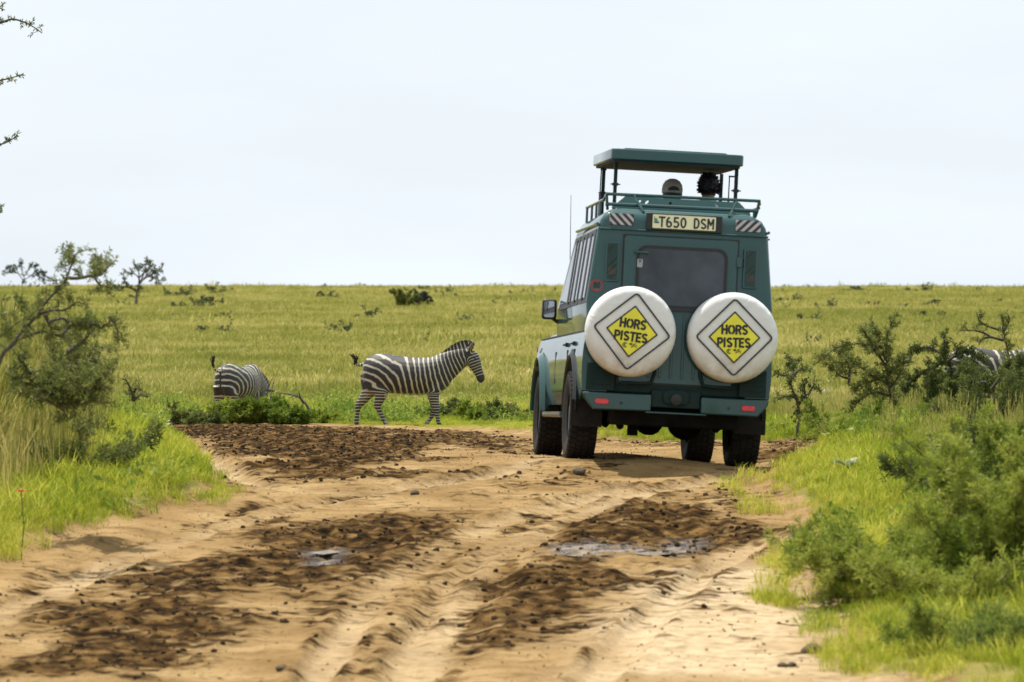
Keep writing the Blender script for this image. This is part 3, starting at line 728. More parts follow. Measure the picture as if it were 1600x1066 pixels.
        for h, t, rc, nme in ((.352, .0135, .035, 'emblem_border'), (.232, .0125, .006, 'emblem_frame')):
            a, b = ring(h, t, rc); a = [rot(p) for p in a]; b = [rot(p) for p in b]; n = len(a)
            y0, y1 = -.0135, -.004
            if nme == 'emblem_border': y0, y1 = -.0125, .004
            mb = MB().add([(x, y0, z) for x, z in a]+[(x, y0, z) for x, z in b]+[(x, y1, z) for x, z in a]+[(x, y1, z) for x, z in b],
                [(i, (i+1) % n, n+(i+1) % n, n+i) for i in range(n)]+[(2*n+i, 2*n+(i+1) % n, (i+1) % n, i) for i in range(n)]+[(n+i, n+(i+1) % n, 3*n+(i+1) % n, 3*n+i) for i in range(n)])
            mb.obj(nme, M_ink, sw)
        a, b = ring(.232, .0125, .006)
        MB().prism([rot(p) for p in b], 'y', -.0115, -.003).obj('emblem_panel', M_yellow, sw)
        p = rot((.000, .068)); lettering(sw, 'HORS', p[0], p[1], .078, .228, -.0117, .235, .003, ang, .2)
        p = rot((-.004, -.046)); lettering(sw, 'PISTES', p[0], p[1], .078, .29, -.0117, .235, .003, ang, .2)
        mb = MB()                                     # small round mark and footprint-like mark below the words
        for pts in (arc(-.045, -.125, .022, .020, 40, 320, 9), arc(-.045, -.125, .010, .009, 60, 300, 6)):
            for (x0, z0), (x1, z1) in zip(pts, pts[1:]):
                q = Vector((x1-x0, z1-z0)).normalized(); nn = Vector((-q.y, q.x))*.003
                mb.prism([rot((x0-nn.x, z0-nn.y)), rot((x1-nn.x, z1-nn.y)), rot((x1+nn.x, z1+nn.y)), rot((x0+nn.x, z0+nn.y))], 'y', -.0147, -.0117)
        rg = random.Random(3)
        for k in range(16):
            u, v = rg.uniform(-.01, .062), rg.uniform(-.143, -.108); l = rg.uniform(.006, .016)
            mb.prism([rot((u, v)), rot((u+l, v+l*.5)), rot((u+l-.002, v+l*.5+.005)), rot((u-.002, v+.005))], 'y', -.0149-.0001*k, -.0117)
        mb.obj('emblem_mark', M_ink, sw)['kind'] = 'stuff'
    # roof rack
    mb = MB()
    mb.tube([(-.70, -.72, 2.33), (-.69, -.80, 2.385), (.70, -.80, 2.395), (.71, -.70, 2.37)], .015, 7)
    mb.tube([(-.69, -.78, 2.295), (.685, -.78, 2.305)], .017, 7)
    for x in (-.685, .69): mb.tube([(x, -.80, 2.39), (x*.985, -.78, 2.30), (x*.97, -.74, 2.25)], .013, 6)
    for x, x2 in ((-.44, -.36), (.49, .41)): mb.tube([(x, -.80, 2.388), (x2, RB+.06, 2.232)], .013, 6)
    for sx in (-1, 1):
        mb.tube([(sx*.70, -.74, 2.335), (sx*.70, .80, 2.345)], .014, 6)
        for y in (-.45, -.1, .3, .75): mb.tube([(sx*.70, y, 2.34), (sx*.70, y, 2.20)], .012, 6)
    mb.obj('roof_rack', M_paint, CAR, smooth=50)
    # perforated panel behind the hatch
    mb = MB(); holes = {2, 3, 6, 12}; nc = 16
    def P(u, v):
        xb = -.60+u*1.28; xt = -.47+u*1.04; x = xb+(xt-xb)*v; return Vector((x, -.42+.05*v, 2.285+.115*v))
    for i in range(nc):
        u0, u1 = i/nc, (i+1)/nc
        if i in holes:
            uc, vc = (u0+u1)/2, .60; sq = [(u0, 0), (uc, 0), (u1, 0), (u1, vc), (u1, 1), (uc, 1), (u0, 1), (u0, vc)]
            hr = [(uc+math.cos(rad(a))*.012, vc+math.sin(rad(a))*.15) for a in (225, 270, 315, 0, 45, 90, 135, 180)]
            for y in (0, .008):
                vs = [P(*p)+Vector((0, y, 0)) for p in sq+hr]; mb.add(vs, [(k, (k+1) % 8, 8+(k+1) % 8, 8+k) for k in range(8)])
        else:
            for y in (0, .008):
                mb.add([P(u0, 0)+Vector((0, y, 0)), P(u1, 0)+Vector((0, y, 0)), P(u1, 1)+Vector((0, y, 0)), P(u0, 1)+Vector((0, y, 0))], [(0, 1, 2, 3)])
    mb.obj('perforated_panel', M_paint, CAR)
    # pop-up roof on its posts and gas struts
    def RZ(y): return .045*(y+.1)/1.7
    def slab(x0, x1, y0, y1, za, zb):
        m = MB(); v = []
        for z in (za, zb):
            for x, y in rrect(x0, x1, y0, y1, .05, 3): v.append((x, y, z+RZ(y)))
        n = len(v)//2
        return m.add(v, [tuple(range(n))[::-1], tuple(range(n, 2*n))]+[(i, (i+1) % n, n+(i+1) % n, n+i) for i in range(n)])
    pr = slab(-.585, .635, -.10, 1.60, 2.748, 2.850).obj('pop_up_roof', M_paint, CAR, bevel=.012)
    slab(-.56, .61, -.07, 1.57, 2.728, 2.7475).obj('roof_lining', M_interior, pr)
    slab(-.45, .50, .05, 1.45, 2.8505, 2.866).obj('roof_swage', M_paint, pr, bevel=.006)
    mb = MB().tube([(.42, .35, 2.75), (.42, .35, 2.70)], .008, 6).lathe([(0, 0), (.025, -.006), (.0, -.02)], (.42, .35, 2.70), 12, 'z'); mb.obj('roof_hook', M_black, pr)
    for x, y, nme in ((-.52, .08, 'roof_post'), (.595, .08, 'roof_post'), (-.49, 1.45, 'roof_post'), (.64, 1.45, 'roof_post')):
        po = MB().box(x-.016, x+.016, y-.016, y+.016, 2.20 if y < 1 else 2.10, 2.735+RZ(y)).obj(nme, M_paint_shaded, CAR, bevel=.004)
        MB().box(x-.026, x+.026, y-.024, y+.022, 2.52, 2.545).tube([(x-.045, y-.02, 2.532), (x+.045, y-.02, 2.532)], .006, 5).obj('post_clamp', M_black, po)
    for x in (-.535, .69):
        gs = MB().tube([(x, 1.25, 2.70+RZ(1.25)), (x-.005, 1.22, 2.50)], .006, 6).box(x-.008, x+.05, 1.24, 1.26, 2.70+RZ(1.25), 2.715+RZ(1.25)).obj('gas_strut', M_black, CAR)
        MB().tube([(x-.005, 1.22, 2.52), (x-.01, 1.19, 2.25)], .011, 6).obj('strut_cylinder', M_maroon, gs)
    MB().tube([(-.74, 1.75, 1.45), (-.74, 1.78, 1.9), (-.76, 1.80, 2.52)], [.006, .004, .0022], 5).obj('aerial', M_black, CAR)
    # underside
    mb = MB().tube([(-.62, 0, .40), (.62, 0, .40)], .055, 10)
    mb.lathe([(0, -.17), (.09, -.15), (.16, -.05), (.17, 0), (.16, .05), (.09, .15), (0, .17)], (.22, 0, .39), 18)
    mb.obj('rear_axle', M_under, CAR, smooth=50)
    mb = MB().tube([(-.62, 3.1, .40), (.62, 3.1, .40)], .05, 8).lathe([(0, -.15), (.14, -.05), (.14, .05), (0, .15)], (.25, 3.1, .39), 14); mb.obj('front_axle', M_under, CAR, smooth=50)
    MB().box(-.55, .60, -.86, -.48, .33, .499).obj('fuel_tank', M_under, CAR, bevel=.03); MB().box(-.42, .55, .5, 1.6, .34, .499).obj('gearbox', M_under, CAR, bevel=.03)
    for sx in (-1, 1):
        MB().tube([(sx*.50, -.72, .50), (sx*.51, -.62, .42), (sx*.51, 0, .33), (sx*.51, .6, .40)], .032, 6).tube([(sx*.42, -.05, .36), (sx*.44, -.2, .62)], .028, 6).obj('leaf_spring', M_under, CAR)
        MB().prism([(sx*.60, .54), (sx*.885, .54), (sx*.885, .30), (sx*.60, .30)], 'y', -.53, -.515).obj('mud_flap', M_rubber, CAR)
    MB().tube([(-.47, -.15, .44), (-.45, -.45, .37), (-.44, -.60, .32)], .034, 8).box(-.36, -.27, -.52, -.46, .24, .42).obj('exhaust_pipe', M_under, CAR, smooth=50)
    # wheels
    for x in (-.745, .745):
        for y in (0, 3.1):
            s = 1 if x > 0 else -1
            prof = [(.0, -.02), (.06, -.02), (.07, .06), (.16, .05), (.19, -.01), (.205, .0), (.21, .085), (.225, .095)]
            wh = MB().lathe([(r, s*h) for r, h in prof], (0, 0, 0), 28, 'x').obj('wheel', M_steel, CAR, smooth=40); wh.location = (x, y, .40)
            tp = [(.215, -.10), (.30, -.127), (.362, -.13), (.388, -.115), (.392, -.05), (.392, .05), (.388, .115), (.362, .13), (.30, .127), (.215, .10)]
            mb = MB().lathe(tp, (0, 0, 0), 44, 'x')
            for k in range(44):                        # tread blocks
                a = 2*math.pi*k/44; b = a+2*math.pi/44*.62
                for x0, x1 in ((-.124, -.062), (-.052, -.006), (.006, .052), (.062, .124)):
                    o = .0 if abs(x0) > .06 else .07
                    vs = [(xx, r*math.cos(t+o), r*math.sin(t+o)) for xx in (x0, x1) for t in (a, b) for r in ((.386, .404) if abs(xx) < .1 else (.372, .398))]
                    mb.add(vs, [(0, 1, 3, 2), (4, 6, 7, 5), (1, 5, 7, 3), (0, 4, 5, 1), (2, 3, 7, 6)])
            mb.obj('tyre', M_rubber, wh, smooth=30)
build_vehicle()

# ------------------------------------------------------------------ two passengers standing in the open hatch
def make_person(pos, head_z, yaw, label, shirt, cap):
    root = empty('person', CAR_M @ Matrix.Translation(pos) @ Matrix.Rotation(yaw, 4, 'Z')); tag(root, label, 'person')
    H = head_z                                         # crown of the head above the feet
    k = H/1.72
    mb = MB()
    for s in (-1, 1):
        limb(mb, [(s*.09*k, 0, .90*k, .085*k), (s*.10*k, .02, .66*k, .075*k), (s*.10*k, .03, .47*k, .055*k), (s*.10*k, .0, .30*k, .052*k), (s*.10*k, -.01, .07*k, .036*k)])
        limb(mb, [(s*.10*k, -.03, .05*k, .042*k), (s*.105*k, .06, .035*k, .040*k), (s*.11*k, .15, .025*k, .028*k)])
        limb(mb, [(s*.14*k, 0, 1.40*k, .06*k), (s*.20*k, .0, 1.35*k, .055*k), (s*.25*k, .03, 1.12*k, .045*k), (s*.23*k, .20, 1.05*k, .037*k), (s*.20*k, .32, 1.14*k, .028*k), (s*.19*k, .37, 1.16*k, .026*k)])
        for j in range(4):
            limb(mb, [(s*(.17+j*.018)*k, .37, 1.165*k, .012), (s*(.17+j*.018)*k, .43, 1.17*k-.002*j, .010), (s*(.17+j*.018)*k, .455, 1.145*k, .009)], 3, 6)
        limb(mb, [(s*.175*k, .35, 1.15*k, .013), (s*.15*k, .385, 1.145*k, .011), (s*.145*k, .41, 1.14*k, .009)], 3, 6)
    loft_ellipse(mb, [((0, 0, z*k), (a*k, 0, 0), (0, b*k, 0)) for z, a, b in ((.84, .13, .10), (.92, .165, .12), (1.05, .145, .105), (1.22, .165, .115), (1.36, .175, .10), (1.42, .12, .075), (1.46, .06, .05))])
    limb(mb, [(0, -.01, 1.40*k, .06*k), (0, .0, 1.48*k, .053*k), (0, .015, 1.56*k, .055*k)])
    loft_ellipse(mb, [((0, y, z*k), (a*k, 0, 0), (0, b*k, 0)) for z, a, b, y in ((1.49, .035, .05, .05), (1.53, .06, .085, .03), (1.58, .07, .095, .02), (1.64, .075, .10, .01), (1.69, .06, .08, .005), (1.715, .025, .035, .0))])
    limb(mb, [(0, .10*k, 1.60*k, .012), (0, .125*k, 1.575*k, .014), (0, .10*k, 1.56*k, .012)], 3, 6)
    for s in (-1, 1): loft_ellipse(mb, [((s*x*k, .0, 1.59*k), (0, .018*k, 0), (0, 0, .032*k)) for x in (.070, .088)], 8)
    me = fuse(mb, .012, 3); me.materials.append(M_skin_h)
    for m in (shirt, M_trouser, M_ink): me.materials.append(m)
    mi = []
    for p in me.polygons:
        c = p.center; z = c.z/k
        mi.append(3 if z < .075 else 2 if z < .95 and abs(c.x) < .2*k else 1 if z < 1.50 and not (abs(c.x) > .12*k and c.y > .27) and z > .9 else 0)
    me.polygons.foreach_set('material_index', mi)
    link('body', me, root)
    for s in (-1, 1):
        MB().lathe([(0, 0), (.010, .002), (.0, .006)], (s*.03*k, .108*k, 1.605*k), 10).obj('eye', M_white, root)
    MB().tube([(-.025*k, .112*k, 1.535*k), (0, .120*k, 1.532*k), (.025*k, .112*k, 1.535*k)], .005, 6).obj('mouth', M_redprint, root)
    rg = random.Random(int(H*1000)); hb = MB()
    lo = 1.50 if cap else 1.555
    N = 420 if cap else 1500
    for _ in range(N):
        a = rg.uniform(0, 2*math.pi); z = rg.uniform(lo, 1.72)
        if math.sin(a) > .35 and z < 1.65: continue
        if cap and z > 1.60: continue
        rr = math.sqrt(max(.02, 1-((z-1.60)/.125)**2))
        p = Vector((.078*rr*math.cos(a), .103*rr*math.sin(a)+.005, z))*k
        nrm = Vector((math.cos(a), math.sin(a), (z-1.58)*6)).normalized()
        L = rg.uniform(.008, .015) if cap else rg.uniform(.014, .034)
        c = Vector((rg.uniform(-1, 1), rg.uniform(-1, 1), rg.uniform(-1, 1)-.3))
        t = nrm.cross(c).normalized()
        q1 = p+nrm*L*.6+c*.006; q2 = p+nrm*L+c*L*.45
        hb.add([p-t*.010, p+t*.010, q1+t*.009, q1-t*.009, q2], [(0, 1, 2, 3), (3, 2, 4)])
    hs = MB()
    loft_ellipse(hs, [((0, y, z*k), (a*k, 0, 0), (0, b*k, 0)) for z, a, b, y in (((1.535, .062, .05, -.045), (1.57, .076, .066, -.04), (1.61, .086, .082, -.03), (1.66, .086, .10, -.008), (1.70, .070, .085, -.003), (1.73, .03, .04, 0)))])
    hb.add(hs.v, hs.f)
    hb.obj('hair', M_hair, root, smooth=50)
    if cap:
        cm = MB(); sec = [(1.605, .093, .116), (1.64, .095, .118), (1.68, .088, .108), (1.715, .066, .08), (1.735, .03, .04), (1.738, .004, .004)]
        loft_ellipse(cm, [((0, .0, z*k), (a*k, 0, 0), (0, b*k, 0)) for z, a, b in sec], 24)
        c = cm.obj('cap', M_cap, root, smooth=50)
        MB().prism([(.07*math.cos(rad(t))*k, .11*k+.085*math.sin(rad(t))*k) for t in range(0, 181, 15)], 'z', 1.612*k, 1.622*k).obj('peak', M_cap, c)
        MB().prism([(.052*math.cos(rad(t))*k, 1.625*k+.038*math.sin(rad(t))*k) for t in range(0, 181, 15)], 'y', -.121*k, -.100*k).obj('strap_opening', M_hair, c)
    else:
        g = MB()
        for s in (-1, 1): g.tube([(s*.088*k, -.02, 1.60*k), (s*.092*k, .02, 1.605*k), (s*.075*k, .115*k, 1.605*k)], .005, 5)
        for s in (-1, 1):
            pts = [(s*.034*k+.024*math.cos(rad(a)), .122*k, 1.603*k+.019*math.sin(rad(a))) for a in range(0, 361, 30)]; g.tube(pts, .003, 5)
        g.obj('sunglasses', M_ink, root)
        cl = MB(); loft_ellipse(cl, [((0, -.005, z*k), (a*k, 0, 0), (0, b*k, 0)) for z, a, b in ((1.425, .115, .078), (1.46, .080, .068), (1.505, .072, .066))], 18)
        cl.obj('collar', shirt, root, smooth=50)
    return root
FLOOR_Z = .762
make_person(Vector((.083, .70, FLOOR_Z+.10)), 2.637-FLOOR_Z-.10, 0.0, 'passenger in a beige cap worn backwards looking out of the roof hatch', M_shirt2, True)
make_person(Vector((.424, .70, FLOOR_Z+.12)), 2.715-FLOOR_Z-.12, rad(-8), 'passenger with bushy dark hair, sunglasses and pale collar in the roof hatch', M_shirt, False)
# ------------------------------------------------------------------ zebras
def zebra_mat(name='zebra_coat'):
    m, t, b = MAT(name); L = t.links.new
    def at_(n):
        a = t.nodes.new('ShaderNodeAttribute'); a.attribute_name = n; return a.outputs['Fac']
    def mth(op, a, c=0.0):
        x = t.nodes.new('ShaderNodeMath'); x.operation = op
        for i, v in enumerate((a, c)):
            if isinstance(v, (int, float)): x.inputs[i].default_value = v
            else: L(v, x.inputs[i])
        return x.outputs[0]
    tcn = t.nodes.new('ShaderNodeTexCoord'); n = t.nodes.new('ShaderNodeTexNoise'); n.inputs['Scale'].default_value = 9; n.inputs['Detail'].default_value = 2
    L(tcn.outputs['Object'], n.inputs['Vector'])
    ph = mth('ADD', at_('phase'), mth('MULTIPLY', mth('SUBTRACT', n.outputs['Fac'], .5), .42))
    s = mth('SINE', mth('MULTIPLY', ph, 2*math.pi))
    s = mth('ADD', s, at_('bias'))
    mr = t.nodes.new('ShaderNodeMapRange'); mr.interpolation_type = 'SMOOTHSTEP'; mr.inputs[1].default_value = -.22; mr.inputs[2].default_value = .22; L(s, mr.inputs[0])
    mx_ = t.nodes.new('ShaderNodeMix'); mx_.data_type = 'RGBA'; mx_.inputs[6].default_value = (.42, .375, .28, 1); mx_.inputs[7].default_value = (.014, .012, .012, 1)
    L(mr.outputs[0], mx_.inputs[0]); L(mx_.outputs[2], b.inputs['Base Color'])
    b.inputs['Roughness'].default_value = .6; b.inputs['Sheen Weight'].default_value = .1
    return m
M_ZEB = zebra_mat()
M_MANE = pm('zebra_mane', (.035, .024, .018), .9, nscale=20, col2=(.10, .075, .055))
M_TUFT = pm('zebra_tail_hair', (.018, .015, .014), .9, nscale=20)
M_EYE = pm('animal_eye', (.01, .008, .007), .1)
ZU = 1/483.0
def zp(u, v): return ((u-650)*ZU, (845-v)*ZU)
def zphase(u, v, y):
    """stripe phase over the side of the animal, drawing units of the photo study"""
    def trunk(u, v):
        g = np.interp(u, [540, 800], [1.0, .12])
        F = np.sqrt(((u-262)*.92)**2+((v-585)*g)**2)
        lean = np.interp(u, [540, 700, 860, 960, 1100, 1250], [0, .10, .08, -.04, -.30, -.42])
        return F/60.0+1.9*sstep(520, 800, u)*np.clip((585-v)/330, 0, 1.1)+np.maximum(0, u-740)*.0080+lean*(v-370)/44
    ph = trunk(u, v)
    hd = ((u-1215)*.32+(v-225)*.95)/25.0
    hs = trunk(np.array([1205.]), np.array([225.]))[0]
    wh = sstep(1175, 1235, u+.25*(v-240))
    ph = ph*(1-wh)+(hs+hd)*wh
    # legs: rings
    fore = (u > 780)
    lf = np.where(fore, 12.0+(v-520)/24.0, 4.0-(v-470)/27.0)
    wl = np.where(fore, sstep(505, 565, v-np.abs(u-920)*.35), sstep(455, 560, v+(430-u)*.05-np.maximum(0, u-470)*1.0))
    belly = sstep(535, 560, v)*((u > 520) & (u < 830))
    wl = np.where(belly > 0, 0, wl)
    ph = ph*(1-wl)+lf*wl
    bias = np.full(u.shape, .58)
    bias = np.where((u > 470) & (u < 860) & (v > 548), -.75, bias)         # pale belly
    bias += -.45*sstep(0.0, .6, 0*u)
    muz = sstep(385, 425, v-(1300-u)*.2)*(u > 1230)
    bias = bias+2.6*muz
    bias = bias+2.6*sstep(822, 832, v)                                      # hooves
    bias = np.where((u > 960), bias+.15, bias)
    return ph, bias
def bend(P, ang_neck, ang_head):
    """lower or raise neck and head about shoulder and poll (x forward, z up)"""
    P = np.array(P, float); sx, sz = zp(965, 350); hx, hz = zp(1205, 200)
    ax = np.array([hx-sx, hz-sz]); Ln = np.hypot(*ax); ax /= Ln
    t = ((P[:, 0]-sx)*ax[0]+(P[:, 2]-sz)*ax[1])/Ln
    up = sstep(-.25, .35, t)*(P[:, 2] > .50)
    def rot(P, cx, cz, a):
        c, s = np.cos(a), np.sin(a); dx, dz = P[:, 0]-cx, P[:, 2]-cz
        Q = P.copy(); Q[:, 0] = cx+c*dx+s*dz; Q[:, 2] = cz-s*dx+c*dz; return Q
    Q = rot(P, hx, hz, ang_head*sstep(.80, 1.15, t))
    return rot(Q, sx, sz, ang_neck*up)
def make_zebra(M, label, neck=0.0, head=0.0, tail='back', legs='walk', scale=1.0):
    root = empty('zebra', M @ Matrix.Scale(scale, 4)); tag(root, label, 'zebra')
    mb = MB()
    T = [(268, 300, 410, .03), (285, 262, 470, .14), (330, 218, 520, .215), (400, 198, 540, .265), (480, 199, 545, .285), (570, 212, 552, .30), (660, 224, 562, .315),
         (750, 230, 566, .315), (830, 229, 560, .295), (900, 221, 550, .255), (960, 214, 535, .215), (1010, 225, 505, .165), (1050, 265, 455, .10), (1066, 310, 410, .04)]
    T = spline(T, 2)
    loft_ellipse(mb, [((zp(u, (a+b)/2)[0], 0, zp(u, (a+b)/2)[1]), (0, hw, 0), (0, 0, (b-a)/2*ZU)) for u, a, b, hw in T], 24)
    N = spline([(930, 345, 130, .16), (1000, 315, 132, .135), (1070, 272, 112, .11), (1135, 235, 94, .095), (1190, 208, 80, .085), (1228, 190, 60, .075)], 3)
    d = Vector((205, 0, 125)).normalized(); upv = Vector((-d.z, 0, d.x))
    loft_ellipse(mb, [((zp(u, v)[0], 0, zp(u, v)[1]), (0, hw, 0), tuple(upv*(h*ZU))) for u, v, h, hw in N], 18)
    Hd = spline([(1205, 190, 52, .06), (1232, 222, 66, .095), (1256, 270, 64, .10), (1282, 325, 50, .085), (1304, 375, 40, .065), (1318, 412, 38, .060), (1326, 436, 30, .055), (1330, 452, 14, .03)], 3)
    d = Vector((110, 0, -230)).normalized(); upv = Vector((-d.z, 0, d.x))
    loft_ellipse(mb, [((zp(u, v)[0], 0, zp(u, v)[1]), (0, hw, 0), tuple(upv*(h*ZU))) for u, v, h, hw in Hd], 18)
    for s in (-1, 1):                                            # ears
        e = [(1218, 182, .046), (1228, 148, .056), (1244, 116, .046), (1256, 90, .010)]
        loft_ellipse(mb, [((zp(u, v)[0], s*(.07+.02*i), zp(u, v)[1]), (0, r*.55, .0), (r, 0, r*.3)) for i, (u, v, r) in enumerate(e)], 10)
    if legs == 'walk':
        LG = [(-1, [(370, 400, 118), (395, 450, 108), (430, 510, 78), (438, 560, 58), (408, 640, 37), (408, 668, 31), (430, 720, 20), (462, 782, 22), (478, 812, 20), (490, 840, 27)], .13),
              (1, [(350, 400, 112), (340, 450, 100), (322, 520, 72), (285, 580, 50), (232, 648, 36), (222, 672, 30), (214, 730, 20), (206, 790, 22), (208, 815, 20), (212, 840, 27)], .13),
              (-1, [(930, 430, 95), (915, 500, 75), (905, 560, 52), (915, 630, 38), (926, 688, 33), (930, 720, 22), (942, 785, 20), (950, 812, 20), (958, 840, 27)], .12),
              (1, [(915, 430, 92), (895, 500, 72), (885, 570, 50), (896, 630, 38), (906, 690, 33), (893, 730, 21), (852, 790, 20), (835, 812, 20), (815, 838, 26)], .12)]
    else:
        LG = [(s, [(355, 400, 114), (370, 455, 104), (390+o, 520, 75), (385+o, 570, 54), (345+o, 645, 36), (345+o, 672, 30), (355+o, 730, 20), (368+o, 785, 22), (378+o, 812, 20), (388+o, 840, 27)], .14) for s, o in ((-1, 20), (1, -25))]
        LG += [(s, [(925, 430, 95), (905, 500, 74), (898+o, 560, 52), (900+o, 630, 38), (903+o, 690, 33), (901+o, 730, 21), (900+o, 785, 20), (905+o, 812, 20), (912+o, 840, 27)], .12) for s, o in ((-1, 35), (1, -20))]
    for s, pts, yo in LG:
        Q = spline(pts, 4)
        secs = []
        for i, (u, v, r) in enumerate(Q):
            x, z = zp(u, v); t = i/len(Q); y = s*(yo*(.75+.25*min(1, t*3)))
            dd = Q[min(i+1, len(Q)-1)]-Q[max(i-1, 0)]; dv = Vector((dd[0], 0, -dd[1])).normalized()
            nv = Vector((-dv.z, 0, dv.x)); r *= ZU
            secs.append(((x, y, z), (0, min(r*.82, .115) if r > .08 else r*.85, 0), tuple(nv*r)))
        loft_ellipse(mb, secs, 14)
    me = fuse(mb, .0125, 5)
    n = len(me.vertices); co = np.zeros(n*3); me.vertices.foreach_get('co', co); co = co.reshape(-1, 3)
    u = co[:, 0]/ZU+650; v = 845-co[:, 2]/ZU
    ph, bi = zphase(u, v, co[:, 1])
    inner = sstep(.09, .03, np.abs(co[:, 1]))*sstep(450, 520, v)*(u < 480)
    bi = bi-.9*inner*(v < 640)
    bi = bi+1.6*sstep(.022, .008, np.abs(co[:, 1]))*((v < 300) & (u < 930))            # dark line down the back
    bi = bi+1.2*sstep(.025, .01, np.abs(co[:, 1]))*(u < 285)
    for nm, a in (('phase', ph), ('bias', bi)):
        A = me.attributes.new(nm, 'FLOAT', 'POINT'); A.data.foreach_set('value', a.astype(np.float32))
    me.vertices.foreach_set('co', bend(co, neck, head).ravel()); me.update()
    me.materials.append(M_ZEB); link('body', me, root)
    # mane: a stiff crest of hair along the neck, striped like the neck below it
    rg = random.Random(7); mm = MB(); ph_u = []
    C = spline([(985, 215, 0), (1040, 180, 0), (1090, 152, 0), (1140, 130, 0), (1190, 116, 0), (1228, 116, 0), (1248, 128, 0)], 30)
    vs = []; fs = []
    for i in range(len(C)-1):
        h = 26+16*math.sin(math.pi*min(1, i/len(C)*1.15))
        for _ in range(5):
            a = C[i]+(C[i+1]-C[i])*rg.random(); y = rg.uniform(-.016, .016); hh = h*rg.uniform(.7, 1.1); tl = rg.uniform(-14, 6)
            p = [(a[0]-6, a[1]+22), (a[0]+6, a[1]+22), (a[0]+tl+4, a[1]-hh), (a[0]+tl-4, a[1]-hh)]
            k = len(vs); vs += [(zp(*q)[0], y+rg.uniform(-.004, .004), zp(*q)[1]) for q in p]; fs.append((k, k+1, k+2, k+3))
    mm.v = [tuple(q) for q in bend(vs, neck, head)]; mm.f = fs
    me2 = mm.mesh('mane', False)
    vv = np.array(vs); uu = vv[:, 0]/ZU+650; ww = 845-vv[:, 2]/ZU
    ph2, _ = zphase(uu, np.maximum(ww, 60), uu*0)
    for nm, a in (('phase', ph2), ('bias', np.where(np.arange(len(vv)) % 4 < 2, .3, .95))):
        A = me2.attributes.new(nm, 'FLOAT', 'POINT'); A.data.foreach_set('value', np.asarray(a, np.float32))
    link('mane', me2, root, M_ZEB)
    # eyes
    ep = bend([(zp(1268, 232)[0], s*.088, zp(1268, 232)[1]) for s in (-1, 1)], neck, head)
    for p in ep:
        bm = bmesh.new(); bmesh.ops.create_icosphere(bm, subdivisions=2, radius=.019); bmesh.ops.translate(bm, verts=bm.verts, vec=p)
        e = bpy.data.meshes.new('eye'); bm.to_mesh(e); bm.free(); link('eye', e, root, M_EYE, 80)
    # tail with dark tuft
    if tail == 'back': tp = [(290, 285, 0), (255, 296, 0), (222, 298, .01), (196, 290, .02)]; tu = [(196, 290, .02), (208, 258, .02), (190, 224, .02), (145, 200, .02)]
    elif tail == 'up': tp = [(290, 270, 0), (255, 275, .02), (225, 262, .06), (215, 225, .10)]; tu = [(215, 225, .10), (216, 190, .12), (222, 150, .13), (232, 105, .13)]
    else: tp = [(290, 280, 0), (262, 310, 0), (252, 370, 0), (250, 440, 0)]; tu = [(250, 440, 0), (250, 500, 0), (252, 560, 0), (256, 610, 0)]
    t3 = [Vector((zp(a, b)[0], y, zp(a, b)[1])) for a, b, y in tp]
    tb = MB(); Q = spline([tuple(p) for p in t3], 5); tb.tube([Vector(q) for q in Q], np.linspace(.034, .020, len(Q)), 8)
    tm = tb.mesh('tail'); 
    for nm, a in (('phase', np.arange(len(tm.vertices))//8*.3), ('bias', np.zeros(len(tm.vertices)))):
        A = tm.attributes.new(nm, 'FLOAT', 'POINT'); A.data.foreach_set('value', np.asarray(a, np.float32))
    to = link('tail', tm, root, M_ZEB, 60)
    ub = MB(); Q = spline([(zp(a, b)[0], y, zp(a, b)[1]) for a, b, y in tu], 6)
    for k in range(70):
        i = rg.randint(0, len(Q)-6); L = rg.randint(3, 6); off = Vector((rg.gauss(0, .012), rg.gauss(0, .012), rg.gauss(0, .012)))
        seg = [Vector(Q[min(j, len(Q)-1)])+off*(1+.25*(j-i)) for j in range(i, i+L)]
        ub.tube(seg, [.013]+[.010]*(L-2)+[.003], 4)
    ub.obj('tail_tuft', M_TUFT, to)
    return root
def zpose(px, row, d, yaw, z=None):
    p = at(px, row, d); zz = gz(p.x, p.y) if z is None else z
    return Matrix.Translation((p.x, p.y, zz)) @ Matrix.Rotation(yaw, 4, 'Z')
Z1 = at(520+650/5.714, 667, 67.5)
make_zebra(Matrix.Translation((Z1.x, 67.5, Z1.z)) @ Matrix.Rotation(rad(-3), 4, 'Z'), 'zebra walking right along the far edge of the dirt track, whole body in view', scale=.957)
make_zebra(zpose(372, 650, 71.5, rad(66)) @ Matrix.Translation((0, 0, -.09)), 'zebra turned away with flicked-up tail grazing behind a low leafy bush', rad(58), rad(10), 'up', 'stand', .88)
make_zebra(zpose(1552, 650, 66.0, rad(4)) @ Matrix.Translation((0, 0, .03)), 'zebra behind the thorn shrubs at the right edge, only back and mane showing', rad(20), rad(25), 'down', 'stand', 1.0)
# ------------------------------------------------------------------ trees and shrubs
L_THORN = leafmat('thorn_leaf', (.075, .10, .026), (.14, .17, .040), (.23, .245, .065), .45, 3.0)
L_FRESH = leafmat('fresh_leaf', (.12, .175, .020), (.21, .27, .030), (.33, .36, .06), .48, 3.0)
L_GREY = leafmat('greygreen_leaf', (.13, .18, .035), (.21, .26, .045), (.31, .34, .07), .48, 3.0)
L_FAR = leafmat('far_leaf', (.050, .072, .032), (.080, .108, .044), (.12, .14, .055), .35, .5)
L_FARG = leafmat('far_grey_leaf', (.11, .13, .10), (.15, .175, .13), (.20, .22, .16), .3, .5)

